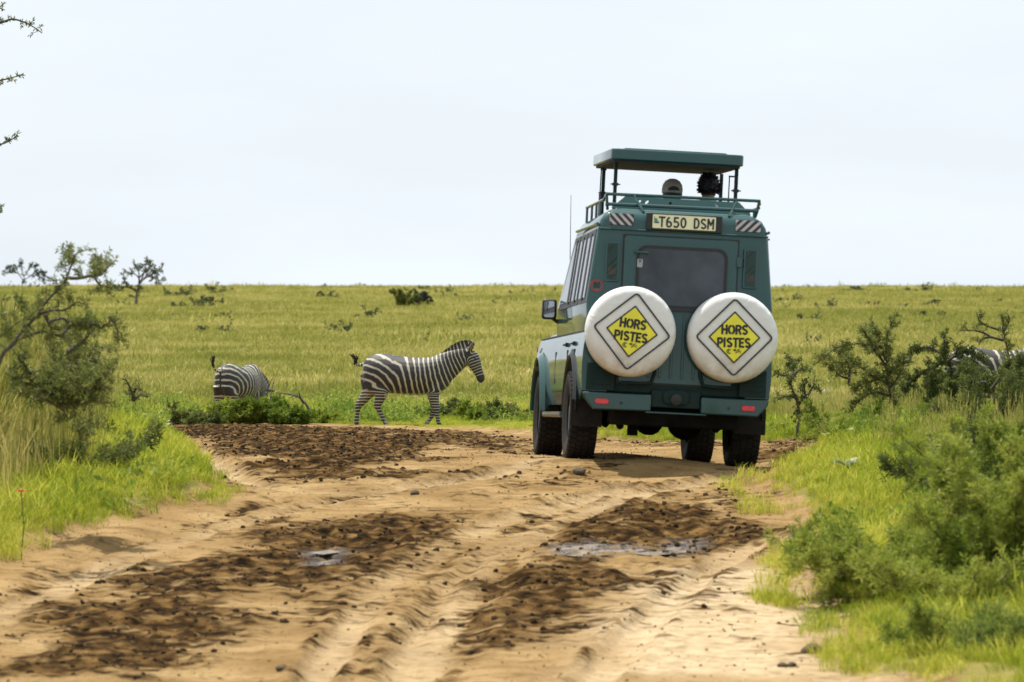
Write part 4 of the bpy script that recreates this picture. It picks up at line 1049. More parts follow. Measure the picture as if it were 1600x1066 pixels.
class Leafer:
    def __init__(s, rg): s.v = []; s.f = []; s.rg = rg
    def leaf(s, p, d, l, w):
        rg = s.rg; d = d.normalized(); t = d.cross(Vector((rg.uniform(-1, 1), rg.uniform(-1, 1), rg.uniform(-1, 1))))
        if t.length < 1e-4: return
        t.normalize(); n = len(s.v); q = p+d*l; m = p+d*l*.55
        s.v += [tuple(p), tuple(m+t*w*.5), tuple(q), tuple(m-t*w*.5)]; s.f.append((n, n+1, n+2, n+3))
def rvec(rg): 
    while True:
        v = Vector((rg.uniform(-1, 1), rg.uniform(-1, 1), rg.uniform(-1, 1)))
        if .05 < v.length < 1: return v.normalized()
def grow_plant(root, limbs, seed, leafm, barkm, twig=(.10, .25), every=.06, tuft=4, leaf=(.035, .009), bare=.25, droop=.0, sub=2, along=True, names=('stem', 'foliage'), up=.3):
    """limbs: polylines of (local point, radius); twigs and leaf tufts are grown from them"""
    rg = random.Random(seed); st = MB(); lf = Leafer(rg)
    def leaves_on(pts, k0):
        for a, b in zip(pts[k0:], pts[k0+1:]):
            n = max(1, int((b-a).length/every*1.6))
            for j in range(n):
                p = a.lerp(b, rg.random())
                for _ in range(tuft):
                    d = rvec(rg)+(b-a).normalized()*.7; lf.leaf(p, d, leaf[0]*rg.uniform(.6, 1.3), leaf[1]*rg.uniform(.7, 1.3))
    def twigs(pts, r, level, f0):
        L = sum((b-a).length for a, b in zip(pts, pts[1:])); acc = 0
        for a, b in zip(pts, pts[1:]):
            sl = (b-a).length; n = sl/every; k = int(n)+(rg.random() < n-int(n))
            for _ in range(k):
                t = rg.random(); f = (acc+sl*t)/max(L, 1e-6)
                if f < f0: continue
                p = a.lerp(b, t); tg = (b-a).normalized()
                d = (tg*rg.uniform(.2, .9)+rvec(rg)*1.0+Vector((0, 0, up))).normalized()
                ln = rg.uniform(*twig)*(1.0 if level == 0 else .55)*(1.1-.5*f)
                q = [p]; cur = d
                for j in range(3):
                    cur = (cur+rvec(rg)*.35+Vector((0, 0, -droop))).normalized(); q.append(q[-1]+cur*ln/3)
                rr = max(.0016, r*(.30 if level == 0 else .22))
                st.tube(q, [rr, rr*.8, rr*.6, rr*.3], 3, False)
                if level+1 < sub: twigs(q, rr, level+1, .15)
                leaves_on(q, 0 if level else 1)
            acc += sl
    for pts, rs in limbs:
        st.tube(pts, rs, 6)
        twigs(pts, sum(rs)/len(rs), 0, bare)
        if along: leaves_on(pts, int(len(pts)*max(.3, bare)))
    s_ = st.obj(names[0], barkm, root, smooth=60)
    me = bpy.data.meshes.new(names[1]); me.from_pydata(lf.v, [], lf.f); me.update()
    f_ = link(names[1], me, root, leafm); f_['kind'] = 'stuff'
    return s_, f_
def px_limbs(root_loc, d, lines, seed, r0=.02, depth=.35, scale=None):
    """limb outlines read from the photo, given real depth by swinging each limb to or from the viewer"""
    rg = random.Random(seed); o = []; R0 = Vector(root_loc)
    for ln in lines:
        r = ln[0] if isinstance(ln[0], (int, float)) else r0; P = ln[1:] if isinstance(ln[0], (int, float)) else ln
        sw = rg.uniform(-depth, depth); pts = []
        for i, (a, b) in enumerate(P):
            q = at(a, b, d); q = q-R0; t = i/max(1, len(P)-1); q.y += sw*t; pts.append(q)
        Q = [Vector(x) for x in spline([tuple(p) for p in pts], 3)] if len(pts) > 1 else pts
        n = len(Q); o.append((Q, [max(.003, r*(1-.8*i/(n-1))) for i in range(n)]))
    return o
def auto_limbs(rg, h, spread, n, r, lean=(0, 0), kink=.35):
    o = []
    for k in range(n):
        a = 2*math.pi*(k+rg.random())/n; d = Vector((math.cos(a)*spread+lean[0], math.sin(a)*spread+lean[1], 1)).normalized()
        p = Vector((rg.uniform(-.05, .05), rg.uniform(-.05, .05), -.05)); q = [p]; L = h*rg.uniform(.65, 1.1); m = 6
        for j in range(m):
            d = (d+rvec(rg)*kink+Vector((math.cos(a), math.sin(a), 0))*.12*spread).normalized(); q.append(q[-1]+d*L/m)
        o.append((q, [r*(1-.8*i/m) for i in range(m+1)]))
    return o
def shrub_px(name, cat, label, base_px, d, lines, seed, leafm=L_THORN, group=None, r0=.02, depth=.35, **k):
    p = at(base_px, 600, d); loc = (p.x, p.y, gz(p.x, p.y)-.03); root = empty(name, loc=loc); tag(root, label, cat, group)
    grow_plant(root, px_limbs(loc, d, lines, seed, r0, depth), seed, leafm, M_BARKS[seed % 2], **k); return root
M_BARKS = [M_bark, pm('grey_bark', (.10, .088, .070), .9, nscale=15, bump=.004)]
def z6(L): return [((1200+a/3.807), (440+b/3.807)) for a, b in L]
def z7(L): return [((1200+a/3.08), (720+b/3.08)) for a, b in L]
def z5(L): return [(a/4.1, 380+b/4.1) for a, b in L]
GR = 'thorn shrubs on the grass right of the vehicle'
shrub_px('thorn_shrub', 'shrub', 'small crooked thorn shrub just right of the vehicle, nearest to it', 1246, 46,
    [z6([(175, 940), (175, 870), (190, 800), (165, 700), (130, 600), (110, 560), (45, 550)]), z6([(190, 800), (230, 740), (220, 660), (215, 600)]), z6([(130, 600), (150, 540), (160, 480), (130, 440)]),
     z6([(150, 560), (190, 520), (205, 515)]), z6([(165, 690), (110, 680), (65, 705)]), z6([(225, 700), (260, 640), (280, 600)])], 11, group=GR, twig=(.06, .20), every=.028, tuft=4, leaf=(.034, .010), bare=.3)
shrub_px('thorn_shrub', 'shrub', 'tall feathery thorn shrub with arching branches, middle of the right-hand thicket', 1382, 42,
    [z6([(700, 980), (700, 900), (730, 820), (755, 760), (730, 680), (710, 580), (705, 480), (700, 380), (720, 290), (755, 195)]), z6([(710, 520), (660, 440), (600, 380), (500, 370), (400, 400), (340, 450), (290, 490)]),
     z6([(700, 470), (670, 380), (650, 300), (620, 255)]), z6([(660, 430), (600, 350), (555, 290)]), z6([(705, 600), (630, 570), (560, 520), (480, 480), (370, 480)]), z6([(720, 680), (640, 660), (560, 690), (470, 780)]),
     z6([(710, 560), (770, 500), (830, 480)]), z6([(480, 600), (490, 530), (480, 460), (470, 400)]), z6([(720, 640), (780, 560), (800, 480)]), z6([(610, 850), (650, 780), (700, 720)]), z6([(700, 560), (600, 600), (500, 640)]),
     z6([(490, 580), (430, 560), (380, 490)])], 12, group=GR, twig=(.06, .17), every=.024, tuft=4, leaf=(.042, .009), bare=.14, r0=.016)
shrub_px('dead_branch', 'branch', 'bare bent dark branch poking from the grass beside the track', 1328, 41,
    [z6([(500, 1000), (480, 950), (420, 880), (370, 845), (310, 840)]), z6([(400, 860), (390, 930), (395, 950)]), z6([(330, 840), (320, 890)])], 13, group=None, twig=(.04, .10), every=.12, tuft=1, leaf=(.02, .006), bare=.5, r0=.018)
shrub_px('thorn_shrub', 'shrub', 'shaggy dark shrub with drooping fuzzy limbs left of the right-hand zebra', 1459, 44,
    [z6([(975, 760), (985, 680), (960, 600), (980, 520), (1030, 430), (1030, 310)]), z6([(1030, 430), (960, 390), (880, 410), (820, 450)]), z6([(1100, 740), (1120, 640), (1110, 560), (1070, 480), (1035, 420)]),
     z6([(1000, 500), (930, 540), (870, 590), (810, 650)]), z6([(1060, 480), (1130, 430), (1200, 420), (1290, 480)]), z6([(1110, 560), (1160, 510), (1200, 500)]), z6([(960, 590), (1000, 620), (985, 700), (940, 790)]), z6([(1090, 720), (1060, 800), (1050, 900)]), z6([(985, 700), (970, 800), (968, 900), (975, 1010)])],
    14, group=GR, twig=(.06, .16), every=.022, tuft=4, leaf=(.042, .010), bare=.1, r0=.020)
shrub_px('thorn_shrub', 'shrub', 'wide leafy thorn shrub in front of the right-hand zebra at the picture edge', 1589, 40,
    [z6([(1480, 1000), (1490, 900), (1450, 800), (1400, 740), (1330, 640), (1270, 560), (1200, 540)]), z6([(1440, 790), (1490, 700), (1500, 600), (1480, 500), (1510, 430)]), z6([(1400, 740), (1330, 780), (1260, 850), (1180, 860), (1080, 800)]),
     z6([(1330, 640), (1380, 560), (1420, 480)]), z6([(1350, 690), (1250, 680), (1180, 700), (1100, 760)]), z6([(1450, 800), (1520, 740), (1580, 700)]), z6([(1480, 640), (1550, 560), (1600, 520)]), z6([(1300, 600), (1220, 600), (1160, 620)]),
     z6([(1250, 860), (1310, 940), (1340, 1000)])], 15, group=GR, twig=(.07, .22), every=.024, tuft=4, leaf=(.042, .010), bare=.1, r0=.018)
shrub_px('thorn_shrub', 'shrub', 'thin acacia sapling with a flat sprig rising above the right-hand zebra', 1592, 50,
    [z6([(1500, 900), (1470, 700), (1440, 500), (1410, 350), (1390, 280), (1400, 200)]), z6([(1400, 350), (1330, 330), (1270, 300), (1200, 290), (1140, 290)]), z6([(1390, 290), (1320, 270), (1260, 240), (1240, 190)]),
     z6([(1400, 300), (1430, 240), (1430, 205)]), z6([(1330, 330), (1280, 340), (1250, 375)])], 16, group=GR, twig=(.07, .22), every=.03, tuft=4, leaf=(.036, .010), bare=.4, r0=.02)
shrub_px('thorn_shrub', 'shrub', 'dark forked sapling standing in bright grass at the lower right', 1434, 30,
    [z7([(700, 330), (720, 250), (740, 160), (780, 60), (830, 0), (880, -60)]), z7([(750, 130), (720, 70), (670, 40)]), z7([(770, 90), (830, 20), (930, -60), (1000, -90)]), z7([(745, 150), (800, 120), (880, 150), (890, 230)]), z7([(830, 0), (800, -60), (790, -110)])],
    17, group=GR, twig=(.05, .16), every=.04, tuft=4, leaf=(.035, .010), bare=.3, r0=.022)
def bush(name, cat, label, px, d, h, spread, n, seed, leafm, group=None, r=.012, lean=(0, 0), **k):
    p = at(px, 600, d); rg = random.Random(seed); root = empty(name, loc=(p.x, p.y, gz(p.x, p.y)-.02)); tag(root, label, cat, group)
    grow_plant(root, auto_limbs(rg, h, spread, n, r, lean), seed, leafm, M_BARKS[seed % 2], **k); return root
GB = 'leafy bushes at the lower right'
kw = dict(twig=(.10, .28), every=.026, tuft=4, leaf=(.050, .008), bare=.12, sub=2, up=.6)
bush('leafy_bush', 'bush', 'big feathery green bush overhanging the sandy track edge, lower right', 1440, 25.2, .92, .95, 11, 31, L_FRESH, GB, lean=(-.35, 0), **kw)
bush('leafy_bush', 'bush', 'second green bush behind the big feathery one, nearer the right edge', 1530, 27.5, .85, .9, 8, 32, L_FRESH, GB, **kw)
bush('leafy_bush', 'bush', 'grey-green bush in the bottom right corner', 1560, 22.6, .50, 1.2, 9, 33, L_GREY, GB, **kw)
bush('leafy_bush', 'bush', 'upright bush cut by the right edge, above the grey-green one', 1592, 25.0, 1.15, .4, 8, 34, L_FRESH, GB, **kw)
bush('leafy_bush', 'bush', 'low sprawling green bush between the dark forked sapling and the right edge', 1500, 33, .65, 1.2, 8, 35, L_FRESH, GB, **kw)
bush('leafy_bush', 'bush', 'small bush at the foot of the tall feathery thorn shrub', 1345, 40.5, .45, 1.2, 7, 36, L_FRESH, GB, **kw)
bush('leafy_bush', 'bush', 'bright green feathery bush at the sandy edge, left of the biggest one', 1345, 25.8, .62, 1.0, 8, 37, L_FRESH, GB, lean=(-.2, 0), **kw)
bush('leafy_bush', 'bush', 'broad green bush filling the space between the big feathery bush and the right edge', 1510, 24.2, .72, 1.1, 10, 38, L_FRESH, GB, **kw)
bush('leafy_bush', 'bush', 'loose yellowish-green bush just above the bottom edge, left of the grey-green one', 1475, 22.8, .42, 1.2, 8, 39, L_FRESH, GB, **kw)
bush('leafy_bush', 'bush', 'tall loose bush with bare twigs at the right edge, halfway down the frame', 1580, 29.5, 1.0, .7, 8, 40, L_THORN, GB, **kw)
bush('leafy_bush', 'bush', 'tangled bush directly in front of the right-hand zebra, hiding its body', 1535, 55, 1.22, .8, 15, 44, L_THORN, GB, twig=(.10, .30), every=.024, tuft=4, leaf=(.045, .012), bare=.1, sub=2)
bush('leafy_bush', 'bush', 'tangled bush hiding the hindquarters of the right-hand zebra, left of its neighbour', 1478, 54, 1.12, .7, 14, 45, L_THORN, GB, twig=(.10, .30), every=.026, tuft=4, leaf=(.045, .012), bare=.1, sub=2)
bush('leafy_bush', 'bush', 'loose green undergrowth bush between the tall feathery and the shaggy shrubs', 1415, 41, .6, 1.3, 10, 46, L_FRESH, GB, **kw)
aw = dict(twig=(.08, .22), every=.030, tuft=4, leaf=(.045, .009), bare=.15, sub=2)
bush('leafy_bush', 'bush', 'wispy tall bright sapling thicket against the right edge, lower half', 1588, 26.5, 1.45, .45, 9, 53, L_FRESH, GB, **aw)
bush('leafy_bush', 'bush', 'wispy upright bush left of the sapling thicket at the right edge', 1540, 28.5, 1.2, .5, 8, 54, L_FRESH, GB, **aw)
bush('leafy_bush', 'bush', 'airy knee-high bush beside the bent bare branch', 1300, 43.5, .60, .9, 9, 55, L_FRESH, GB, **aw)
bush('leafy_bush', 'bush', 'airy tall scrub at the right edge below the wide leafy thorn shrub', 1565, 37, 1.0, .7, 9, 56, L_THORN, GB, **aw)
bush('leafy_bush', 'bush', 'airy scrub in tall grass under the leaning acacia, nearest the track', 125, 32, .95, .7, 10, 57, L_THORN, None, **aw)
bush('leafy_bush', 'bush', 'shaded scrub at the foot of the leaning acacia, rising from the tall dry grass', 25, 36, 1.1, .8, 12, 47, L_THORN, None, **kw)
# blurred acacia at the left
shrub_px('acacia_bush', 'shrub', 'leaning acacia with a bare crooked limb at the left edge, out of focus', -8, 27.5,
    [[0.016]+[(-14, 640)]+z5([(0, 750), (90, 640), (150, 560), (210, 500), (300, 380), (380, 290), (430, 230), (460, 160), (480, 110), (500, 70), (575, 45)]), [0.010]+z5([(-60, 640), (0, 600), (80, 550), (150, 500), (240, 460)]),
     [0.014]+z5([(435, 225), (520, 225), (600, 210), (660, 210), (700, 180), (745, 140)]), [0.012]+z5([(590, 215), (600, 170), (620, 120)]), [0.012]+z5([(600, 210), (640, 270), (720, 290)]), [0.016]+z5([(60, 670), (130, 610), (220, 575), (300, 570), (370, 600), (420, 610)]),
     [0.013]+z5([(210, 500), (180, 430), (130, 390), (125, 350)]), [0.013]+z5([(220, 470), (330, 430), (420, 430), (500, 380), (560, 400)]), [0.013]+z5([(300, 510), (400, 480), (440, 520), (540, 500), (640, 540), (700, 490), (740, 480)]), [0.009]+z5([(700, 470), (745, 540), (752, 600), (757, 660)]),
     [0.014]+z5([(400, 590), (430, 540), (480, 520), (560, 560)]), [0.014]+z5([(290, 460), (310, 530), (360, 560)]), [0.010]+z5([(470, 120), (440, 110), (410, 70)])],
    41, group=None, twig=(.05, .15), every=.028, tuft=3, leaf=(.038, .009), bare=.22, depth=.5)
shrub_px('acacia_bush', 'shrub', 'bushy mass of dark leafy twigs below the leaning acacia limb', 95, 29,
    [z5([(400, 1060), (300, 1010), (190, 970), (100, 960)]), z5([(400, 1060), (510, 1020), (620, 1000), (700, 1010)]), z5([(395, 1050), (340, 960), (260, 930)]), z5([(405, 1060), (460, 980), (560, 980)]), z5([(400, 1060), (420, 900), (450, 760), (430, 640), (400, 560)]), z5([(410, 950), (500, 820), (560, 720), (600, 660), (680, 700)]), z5([(400, 950), (330, 820), (310, 700), (280, 600)]), z5([(430, 900), (560, 860), (660, 820), (740, 820)]),
     z5([(440, 800), (540, 760), (620, 760), (690, 800)]), z5([(400, 1000), (520, 960), (640, 930), (720, 900)]), z5([(350, 900), (240, 860), (180, 780), (130, 700)]), z5([(430, 700), (520, 640), (580, 570), (620, 540)]), z5([(410, 880), (500, 920), (600, 900), (700, 860)]), z5([(300, 900), (200, 900), (100, 850)])],
    42, group=None, twig=(.07, .22), every=.030, tuft=3, leaf=(.040, .010), bare=.02, depth=.6, r0=.018)
shrub_px('thorn_shrub', 'shrub', 'small dark stump-like shrub right of the acacia, left of the grazing zebra', 209, 58,
    [z5([(862, 1080), (860, 1010), (850, 950), (820, 880), (790, 870)]), z5([(860, 1000), (900, 970), (940, 990)]), z5([(855, 960), (880, 930), (920, 940)]), z5([(850, 960), (810, 970)])], 43, twig=(.06, .18), every=.04, tuft=4, leaf=(.04, .012), bare=.2, r0=.03)
# tall acacia outside the frame on the left, only branch tips reach in
def edge_tree():
    d = 42; p = at(-330, 600, d); z0 = gz(p.x, p.y); loc = (p.x, p.y, z0-.05)
    root = empty('acacia_tree', loc=loc); tag(root, 'acacia tree left of the frame whose thin leafy branch tips reach into the sky', 'tree')
    L = [[.16, (-330, 740), (-325, 600), (-310, 450), (-300, 330), (-280, 220), (-240, 120), (-200, 20)], [.026, (-290, 260), (-220, 190), (-140, 100), (-60, 50), (0, 36), (20, 30), (45, 38), (66, 52)],
         [.022, (-300, 320), (-220, 240), (-120, 170), (-40, 135), (0, 126), (20, 121), (37, 117)], [.022, (-305, 380), (-220, 330), (-120, 270), (-50, 240), (0, 226), (15, 220), (28, 211)],
         [.022, (-310, 430), (-200, 400), (-100, 350), (-40, 330), (4, 322)], [.026, (-310, 400), (-380, 300), (-430, 180), (-470, 60)], [.022, (-240, 120), (-150, 20), (-90, -60)], [.022, (-200, 60), (-90, 10), (-20, 8), (8, 16)]]
    grow_plant(root, px_limbs(loc, d, L, 51, depth=.0), 51, L_THORN, M_bark, twig=(.06, .16), every=.05, tuft=4, leaf=(.05, .015), bare=.40, sub=1, names=('trunk', 'crown'), along=True)
edge_tree()
# two acacias far out on the plain
def far_tree(label, d, base, lines, seed, leaf, every, twig):
    p = at(base[0], base[1], d); loc = (p.x, p.y, gz(p.x, p.y)-.15); root = empty('acacia_tree', loc=loc); tag(root, label, 'tree')
    grow_plant(root, px_limbs(loc, d, lines, seed, .07, 1.2), seed, L_FAR, M_bark, twig=twig, every=every, tuft=3, leaf=leaf, bare=.42, sub=2, names=('trunk', 'crown'), up=.15)
far_tree('small flat-topped acacia on the horizon at the far left', 560, (33, 455),
    [[.11]+z5([(132, 320), (138, 280), (150, 240), (155, 205)]), z5([(150, 245), (125, 205), (100, 190), (60, 185), (10, 200)]), z5([(130, 215), (100, 165), (70, 145)]), z5([(155, 210), (140, 165), (145, 115)]), z5([(155, 215), (180, 170), (215, 150), (245, 145)]),
     z5([(150, 240), (190, 215), (240, 200), (290, 210), (315, 225)]), z5([(190, 215), (230, 180), (270, 180)]), z5([(240, 205), (280, 235), (310, 242)]), z5([(110, 190), (80, 170), (45, 170)])], 61, (.26, .13), .24, (.5, 1.3))
far_tree('leaning acacia with a dark low bough, right of the acacia on the horizon', 300, (212, 480),
    [[.16]+z5([(866, 425), (870, 370), (872, 310), (888, 270)]), [.10]+z5([(872, 300), (830, 285), (780, 280), (735, 290)]), z5([(885, 275), (910, 240), (950, 215), (1000, 235), (1028, 242)]), z5([(900, 250), (880, 210), (840, 190), (795, 192)]), z5([(890, 260), (890, 190), (870, 140), (850, 130)]),
     z5([(905, 240), (925, 170), (930, 105)]), z5([(920, 230), (970, 180), (1000, 135)]), z5([(950, 215), (1000, 180), (1040, 155)]), z5([(870, 310), (820, 260), (800, 245)]), z5([(895, 220), (950, 150), (965, 115)])], 62, (.15, .075), .13, (.25, .75))
# scattered shrubs on the plain
def plain_shrub_mesh(seed, h, spread, n, thin, leafm):
    rg = random.Random(seed); root = empty('tmp')
    a, b = grow_plant(root, auto_limbs(rg, h, spread, n, .018, kink=.5), seed, leafm, M_bark, twig=(.15, .40), every=.17 if thin else .085, tuft=4, leaf=(.13, .05), bare=.3 if thin else .1, sub=2, up=.2)
    bm = bmesh.new(); bm.from_mesh(a.data); n0 = len(bm.faces); bm.from_mesh(b.data); bm.faces.ensure_lookup_table()
    for i, f in enumerate(bm.faces): f.material_index = 0 if i < n0 else 1
    me = bpy.data.meshes.new('plain_shrub'); bm.to_mesh(me); bm.free()
    me.materials.append(M_bark); me.materials.append(leafm)
    zz = [v.co.z for v in me.vertices]
    for o in (a, b, root): bpy.data.objects.remove(o)
    return me, max(zz)
PSM = [plain_shrub_mesh(70+i, 1.0, s, n, th, L_FAR) for i, (s, n, th) in enumerate([(.9, 5, True), (.5, 4, True), (1.3, 6, True), (.25, 3, True), (1.5, 7, False), (1.0, 5, True)])]
FS = [(480+a/3.81, 430+b/3.81, h/3.81) for a, b, h in [(105, 155, 35), (240, 140, 20), (345, 85, 25), (375, 275, 68), (160, 350, 48), (245, 360, 60), (710, 105, 25), (620, 112, 24), (830, 118, 34), (845, 150, 40), (945, 298, 36), (1035, 288, 25), (640, 368, 25), (690, 385, 36), (715, 425, 36),
    (385, 400, 15), (985, 112, 22), (1130, 160, 15), (1160, 195, 24), (1250, 138, 22), (1330, 115, 38), (1465, 110, 18), (1205, 90, 22), (1230, 392, 16), (1350, 165, 25), (890, 135, 18), (20, 85, 20), (130, 90, 22), (525, 100, 16), (1395, 85, 20), (290, 190, 14), (440, 245, 14)]]
FS += [(1200+a/3.807, 440+b/3.807, h/3.807) for a, b, h in [(50, 150, 22), (105, 172, 22), (155, 128, 32), (235, 258, 66), (360, 165, 42), (270, 390, 40), (470, 68, 28), (525, 66, 30), (605, 46, 26), (610, 158, 16), (665, 168, 14), (920, 72, 52), (945, 78, 16), (910, 218, 20), (1000, 268, 32),
    (1050, 212, 20), (1270, 114, 18), (1475, 210, 34), (1500, 133, 18), (990, 155, 22), (800, 168, 18), (60, 50, 22), (180, 52, 20), (270, 48, 18), (1240, 65, 20), (1370, 140, 14)]]
FS += [(a/4.1, 380+b/4.1, h/4.1) for a, b, h in [(1130, 425, 25), (1230, 430, 50), (1275, 420, 62), (1300, 432, 42), (1350, 405, 42), (1160, 358, 62), (1250, 338, 34), (1355, 340, 62), (1425, 358, 25), (1280, 535, 28), (1390, 582, 82), (1430, 490, 30), (780, 412, 32), (935, 338, 25), (700, 325, 42), (70, 308, 38), (240, 308, 28),
    (330, 306, 22), (1065, 325, 34), (1110, 480, 14), (20, 395, 44), (1440, 320, 36), (560, 320, 30), (180, 310, 24)]]
rgp = random.Random(5)
for i, (px, row, h) in enumerate(FS):
    d = dist_of_row(max(row, 450.3)) if row > 450.6 else 600; p = at(px, row, d)
    hi = h/FPX*d*.95+.20+d*.0004; k = rgp.randrange(len(PSM)); me, mz = PSM[k]
    o = bpy.data.objects.new('plain_shrub', me); COL.objects.link(o); o.location = (p.x, p.y, gz(p.x, p.y)-.04*hi)
    s = hi/mz*1.15; o.scale = (s*rgp.uniform(.9, 1.3), s*rgp.uniform(.9, 1.3), s); o.rotation_euler = (0, 0, rgp.uniform(0, 6.28))
    zone = ('on the skyline' if row < 459 else 'on the upper plain' if row < 485 else 'lower on the plain')+(' left of the walking zebra' if px < 545 else ' between the left zebras and the vehicle' if px < 900 else ' right of the vehicle')
    tag(o, 'small scraggy dark shrub '+zone, 'shrub', 'scraggy shrubs '+zone)
for lab, px, row, w_, h, lm, sd in (('dense dark green round bush alone on the plain, beside a greyer one', 480+565/3.81, 430+208/3.81, 90/3.81, 112/3.81, L_THORN, 91), ('pale grey-green bush touching the dark green bush on the plain', 480+650/3.81, 430+203/3.81, 92/3.81, 96/3.81, L_FARG, 92)):
    d = dist_of_row(row); p = at(px, row, d); hi = h/FPX*d
    root = empty('round_bush', loc=(p.x, p.y, gz(p.x, p.y)+.0)); tag(root, lab, 'bush')
    grow_plant(root, auto_limbs(random.Random(sd), hi*1.25, .38, 16, .02, kink=.3), sd, lm, M_bark, twig=(.12, .26), every=.035, tuft=6, leaf=(.10, .05), bare=.05, sub=2)
# low bushes beside the track near the animals
GL_ = 'low leafy bushes along the far side of the track'
for lab, px, d, h, sp, n, sd, lm in (
    ('low tangled bush covering the grazing zebra from the legs down', 380, 69.0, .80, 1.7, 26, 101, L_FRESH), ('twiggy low bush just right of the grazing zebra', 420, 69.0, .80, 1.5, 20, 102, L_FRESH),
    ('low dark twigs left of the grazing zebra', 305, 68, .5, 1.5, 8, 103, L_THORN), ('small dark bush under the chin of the walking zebra', 705, 73, .62, 1.0, 6, 104, L_THORN),
    ('rounded low bush between the walking zebra and the vehicle', 752, 70.5, .55, 1.2, 8, 105, L_FRESH), ('darker low bush touching the left side of the vehicle', 800, 70, .55, 1.3, 8, 106, L_THORN),
    ('low green bush between the two left zebras', 500, 70.5, .40, 1.6, 8, 107, L_FRESH), ('low green bush left of the rear wheel of the vehicle, far behind it', 830, 69, .4, 1.5, 7, 108, L_FRESH)):
    bush('low_bush', 'bush', lab, px, d, h, sp, n, sd, lm, GL_, twig=(.10, .30), every=.032, tuft=5, leaf=(.06, .022), bare=.1, sub=2)
# fallen dry branches by the grazing zebra
shrub_px('dead_branch', 'branch', 'dry grey branch arching over the low bush right of the grazing zebra', 480, 69.5, [[(487, 650), (478, 632), (465, 620), (450, 616), (430, 614)], [(475, 630), (470, 622), (468, 612)]], 111, twig=(.1, .3), every=.2, tuft=1, leaf=(.03, .01), bare=.4, r0=.03)
shrub_px('dead_branch', 'branch', 'two thin bare twigs sticking up beside the ear of the grazing zebra', 418, 71, [[(414, 640), (420, 606), (430, 586)], [(420, 640), (425, 604), (431, 584)]], 113, twig=(.05, .1), every=.4, tuft=0, bare=.5, r0=.014, along=False)

# ------------------------------------------------------------------ stones, puddles, a flower and a broad-leaved plant
def stone(px, row, sx, sy, sz, seed, label, d=None, mat=M_rock, cat='rock', group=None):
    bm = bmesh.new(); bmesh.ops.create_icosphere(bm, subdivisions=3, radius=1)
    for v in bm.verts:
        q = v.co*1.4; n = float(fbm(np.array([q.x+seed*3.1+q.z*.7]), np.array([q.y-seed*1.7+q.z*1.3]), 3, seed)[0])
        v.co *= .7+.6*n; v.co.x *= sx; v.co.y *= sy; v.co.z *= sz
    me = bpy.data.meshes.new('rock'); bm.to_mesh(me); bm.free()
    if d is None: d = dist_of_row(row)
    p = at(px, row, d); o = link('rock', me, None, mat, 40); o.location = (p.x, p.y, gz(p.x, p.y)+sz*.35); o.rotation_euler = (0, 0, seed)
    tag(o, label, cat, group); return o
stone(1291, 604, .22, .2, .13, 1, 'pale grey rock lying in the grass right of the vehicle', 85)
stone(1216, 608, .16, .2, .13, 2, 'grey rock half hidden behind the right side of the vehicle', 84)
stone(278, 627, .20, .15, .06, 3, 'flat pale stone in the grass left of the grazing zebra', 71)
M_clod = pm('mud_clod', (.09, .06, .03), .9, nscale=9, bump=.02)
CL = [(1268, 1024, .05), (1238, 1042, .028), (1222, 1042, .026), (440, 1050, .028), (648, 772, .04), (905, 742, .05)]
for i, (px, row, r) in enumerate(CL):
    stone(px, row, r*1.3, r, r*.75, 10+i, ['large dark mud clod nearest the bottom right of the track', 'dark mud clod, right one of a small close pair near the bottom right', 'dark mud clod, left one of a small close pair near the bottom right', 'mud clod near the bottom edge, left of the middle', 'mud clod on the track below the walking zebra', 'mud clod just behind the left rear wheel'][i], None, M_clod, 'clod', 'mud clods lying on the track').name = 'mud_clod'
def water_mat():
    m, t, b = MAT('muddy_water'); b.inputs['Base Color'].default_value = (.30, .255, .20, 1); b.inputs['Roughness'].default_value = .10; b.inputs['IOR'].default_value = 1.33
    ge = t.nodes.new('ShaderNodeNewGeometry'); n = t.nodes.new('ShaderNodeTexNoise'); n.inputs['Scale'].default_value = 16; n.inputs['Detail'].default_value = 5; t.links.new(ge.outputs['Position'], n.inputs['Vector'])
    bp = t.nodes.new('ShaderNodeBump'); bp.inputs['Distance'].default_value = .035; t.links.new(n.outputs['Fac'], bp.inputs['Height']); t.links.new(bp.outputs[0], b.inputs['Normal']); return m
M_water = water_mat()
for (P, _), z in zip(PUDDLES, PUD_Z):
    Q = poly(P, 3); c = Q.mean(0); Q = c+(Q-c)*1.12
    me = bpy.data.meshes.new('puddle'); me.from_pydata([(x, y, z) for x, y in Q], [], [tuple(range(len(Q)))]); me.update()
    if me.polygons[0].normal.z < 0: me.flip_normals()
    o = link('puddle', me, None, M_water); o['kind'] = 'structure'
M_flower = pm('orange_petal', (.75, .16, .02), .6)
p = at(33, 768, 27.6); fl = empty('flower', loc=(p.x, p.y, gz(p.x, p.y))); tag(fl, 'small orange flower in the green grass at the left edge', 'flower')
hz = p.z-gz(p.x, p.y); MB().tube([(0, 0, 0), (.02, 0, hz*.5), (0, 0, hz)], .004, 5).obj('stem', pm('flower_stem', (.06, .10, .02), .7), fl)
mb = MB()
for k in range(9):
    a = 2*math.pi*k/9; c, s = math.cos(a), math.sin(a); mb.add([(0, 0, hz), (.03*c-.012*s, .03*s+.012*c, hz+.012), (.052*c, .052*s, hz+.004), (.03*c+.012*s, .03*s-.012*c, hz+.012)], [(0, 1, 2, 3)])
mb.obj('petals', M_flower, fl); MB().lathe([(0, .016), (.014, .01), (.016, 0), (0, -.004)], (0, 0, hz+.004), 10, 'z').obj('flower_centre', M_amber, fl)
L_BROAD = leafmat('broad_leaf', (.20, .26, .14), (.28, .34, .20), (.36, .40, .27), .25, 3)
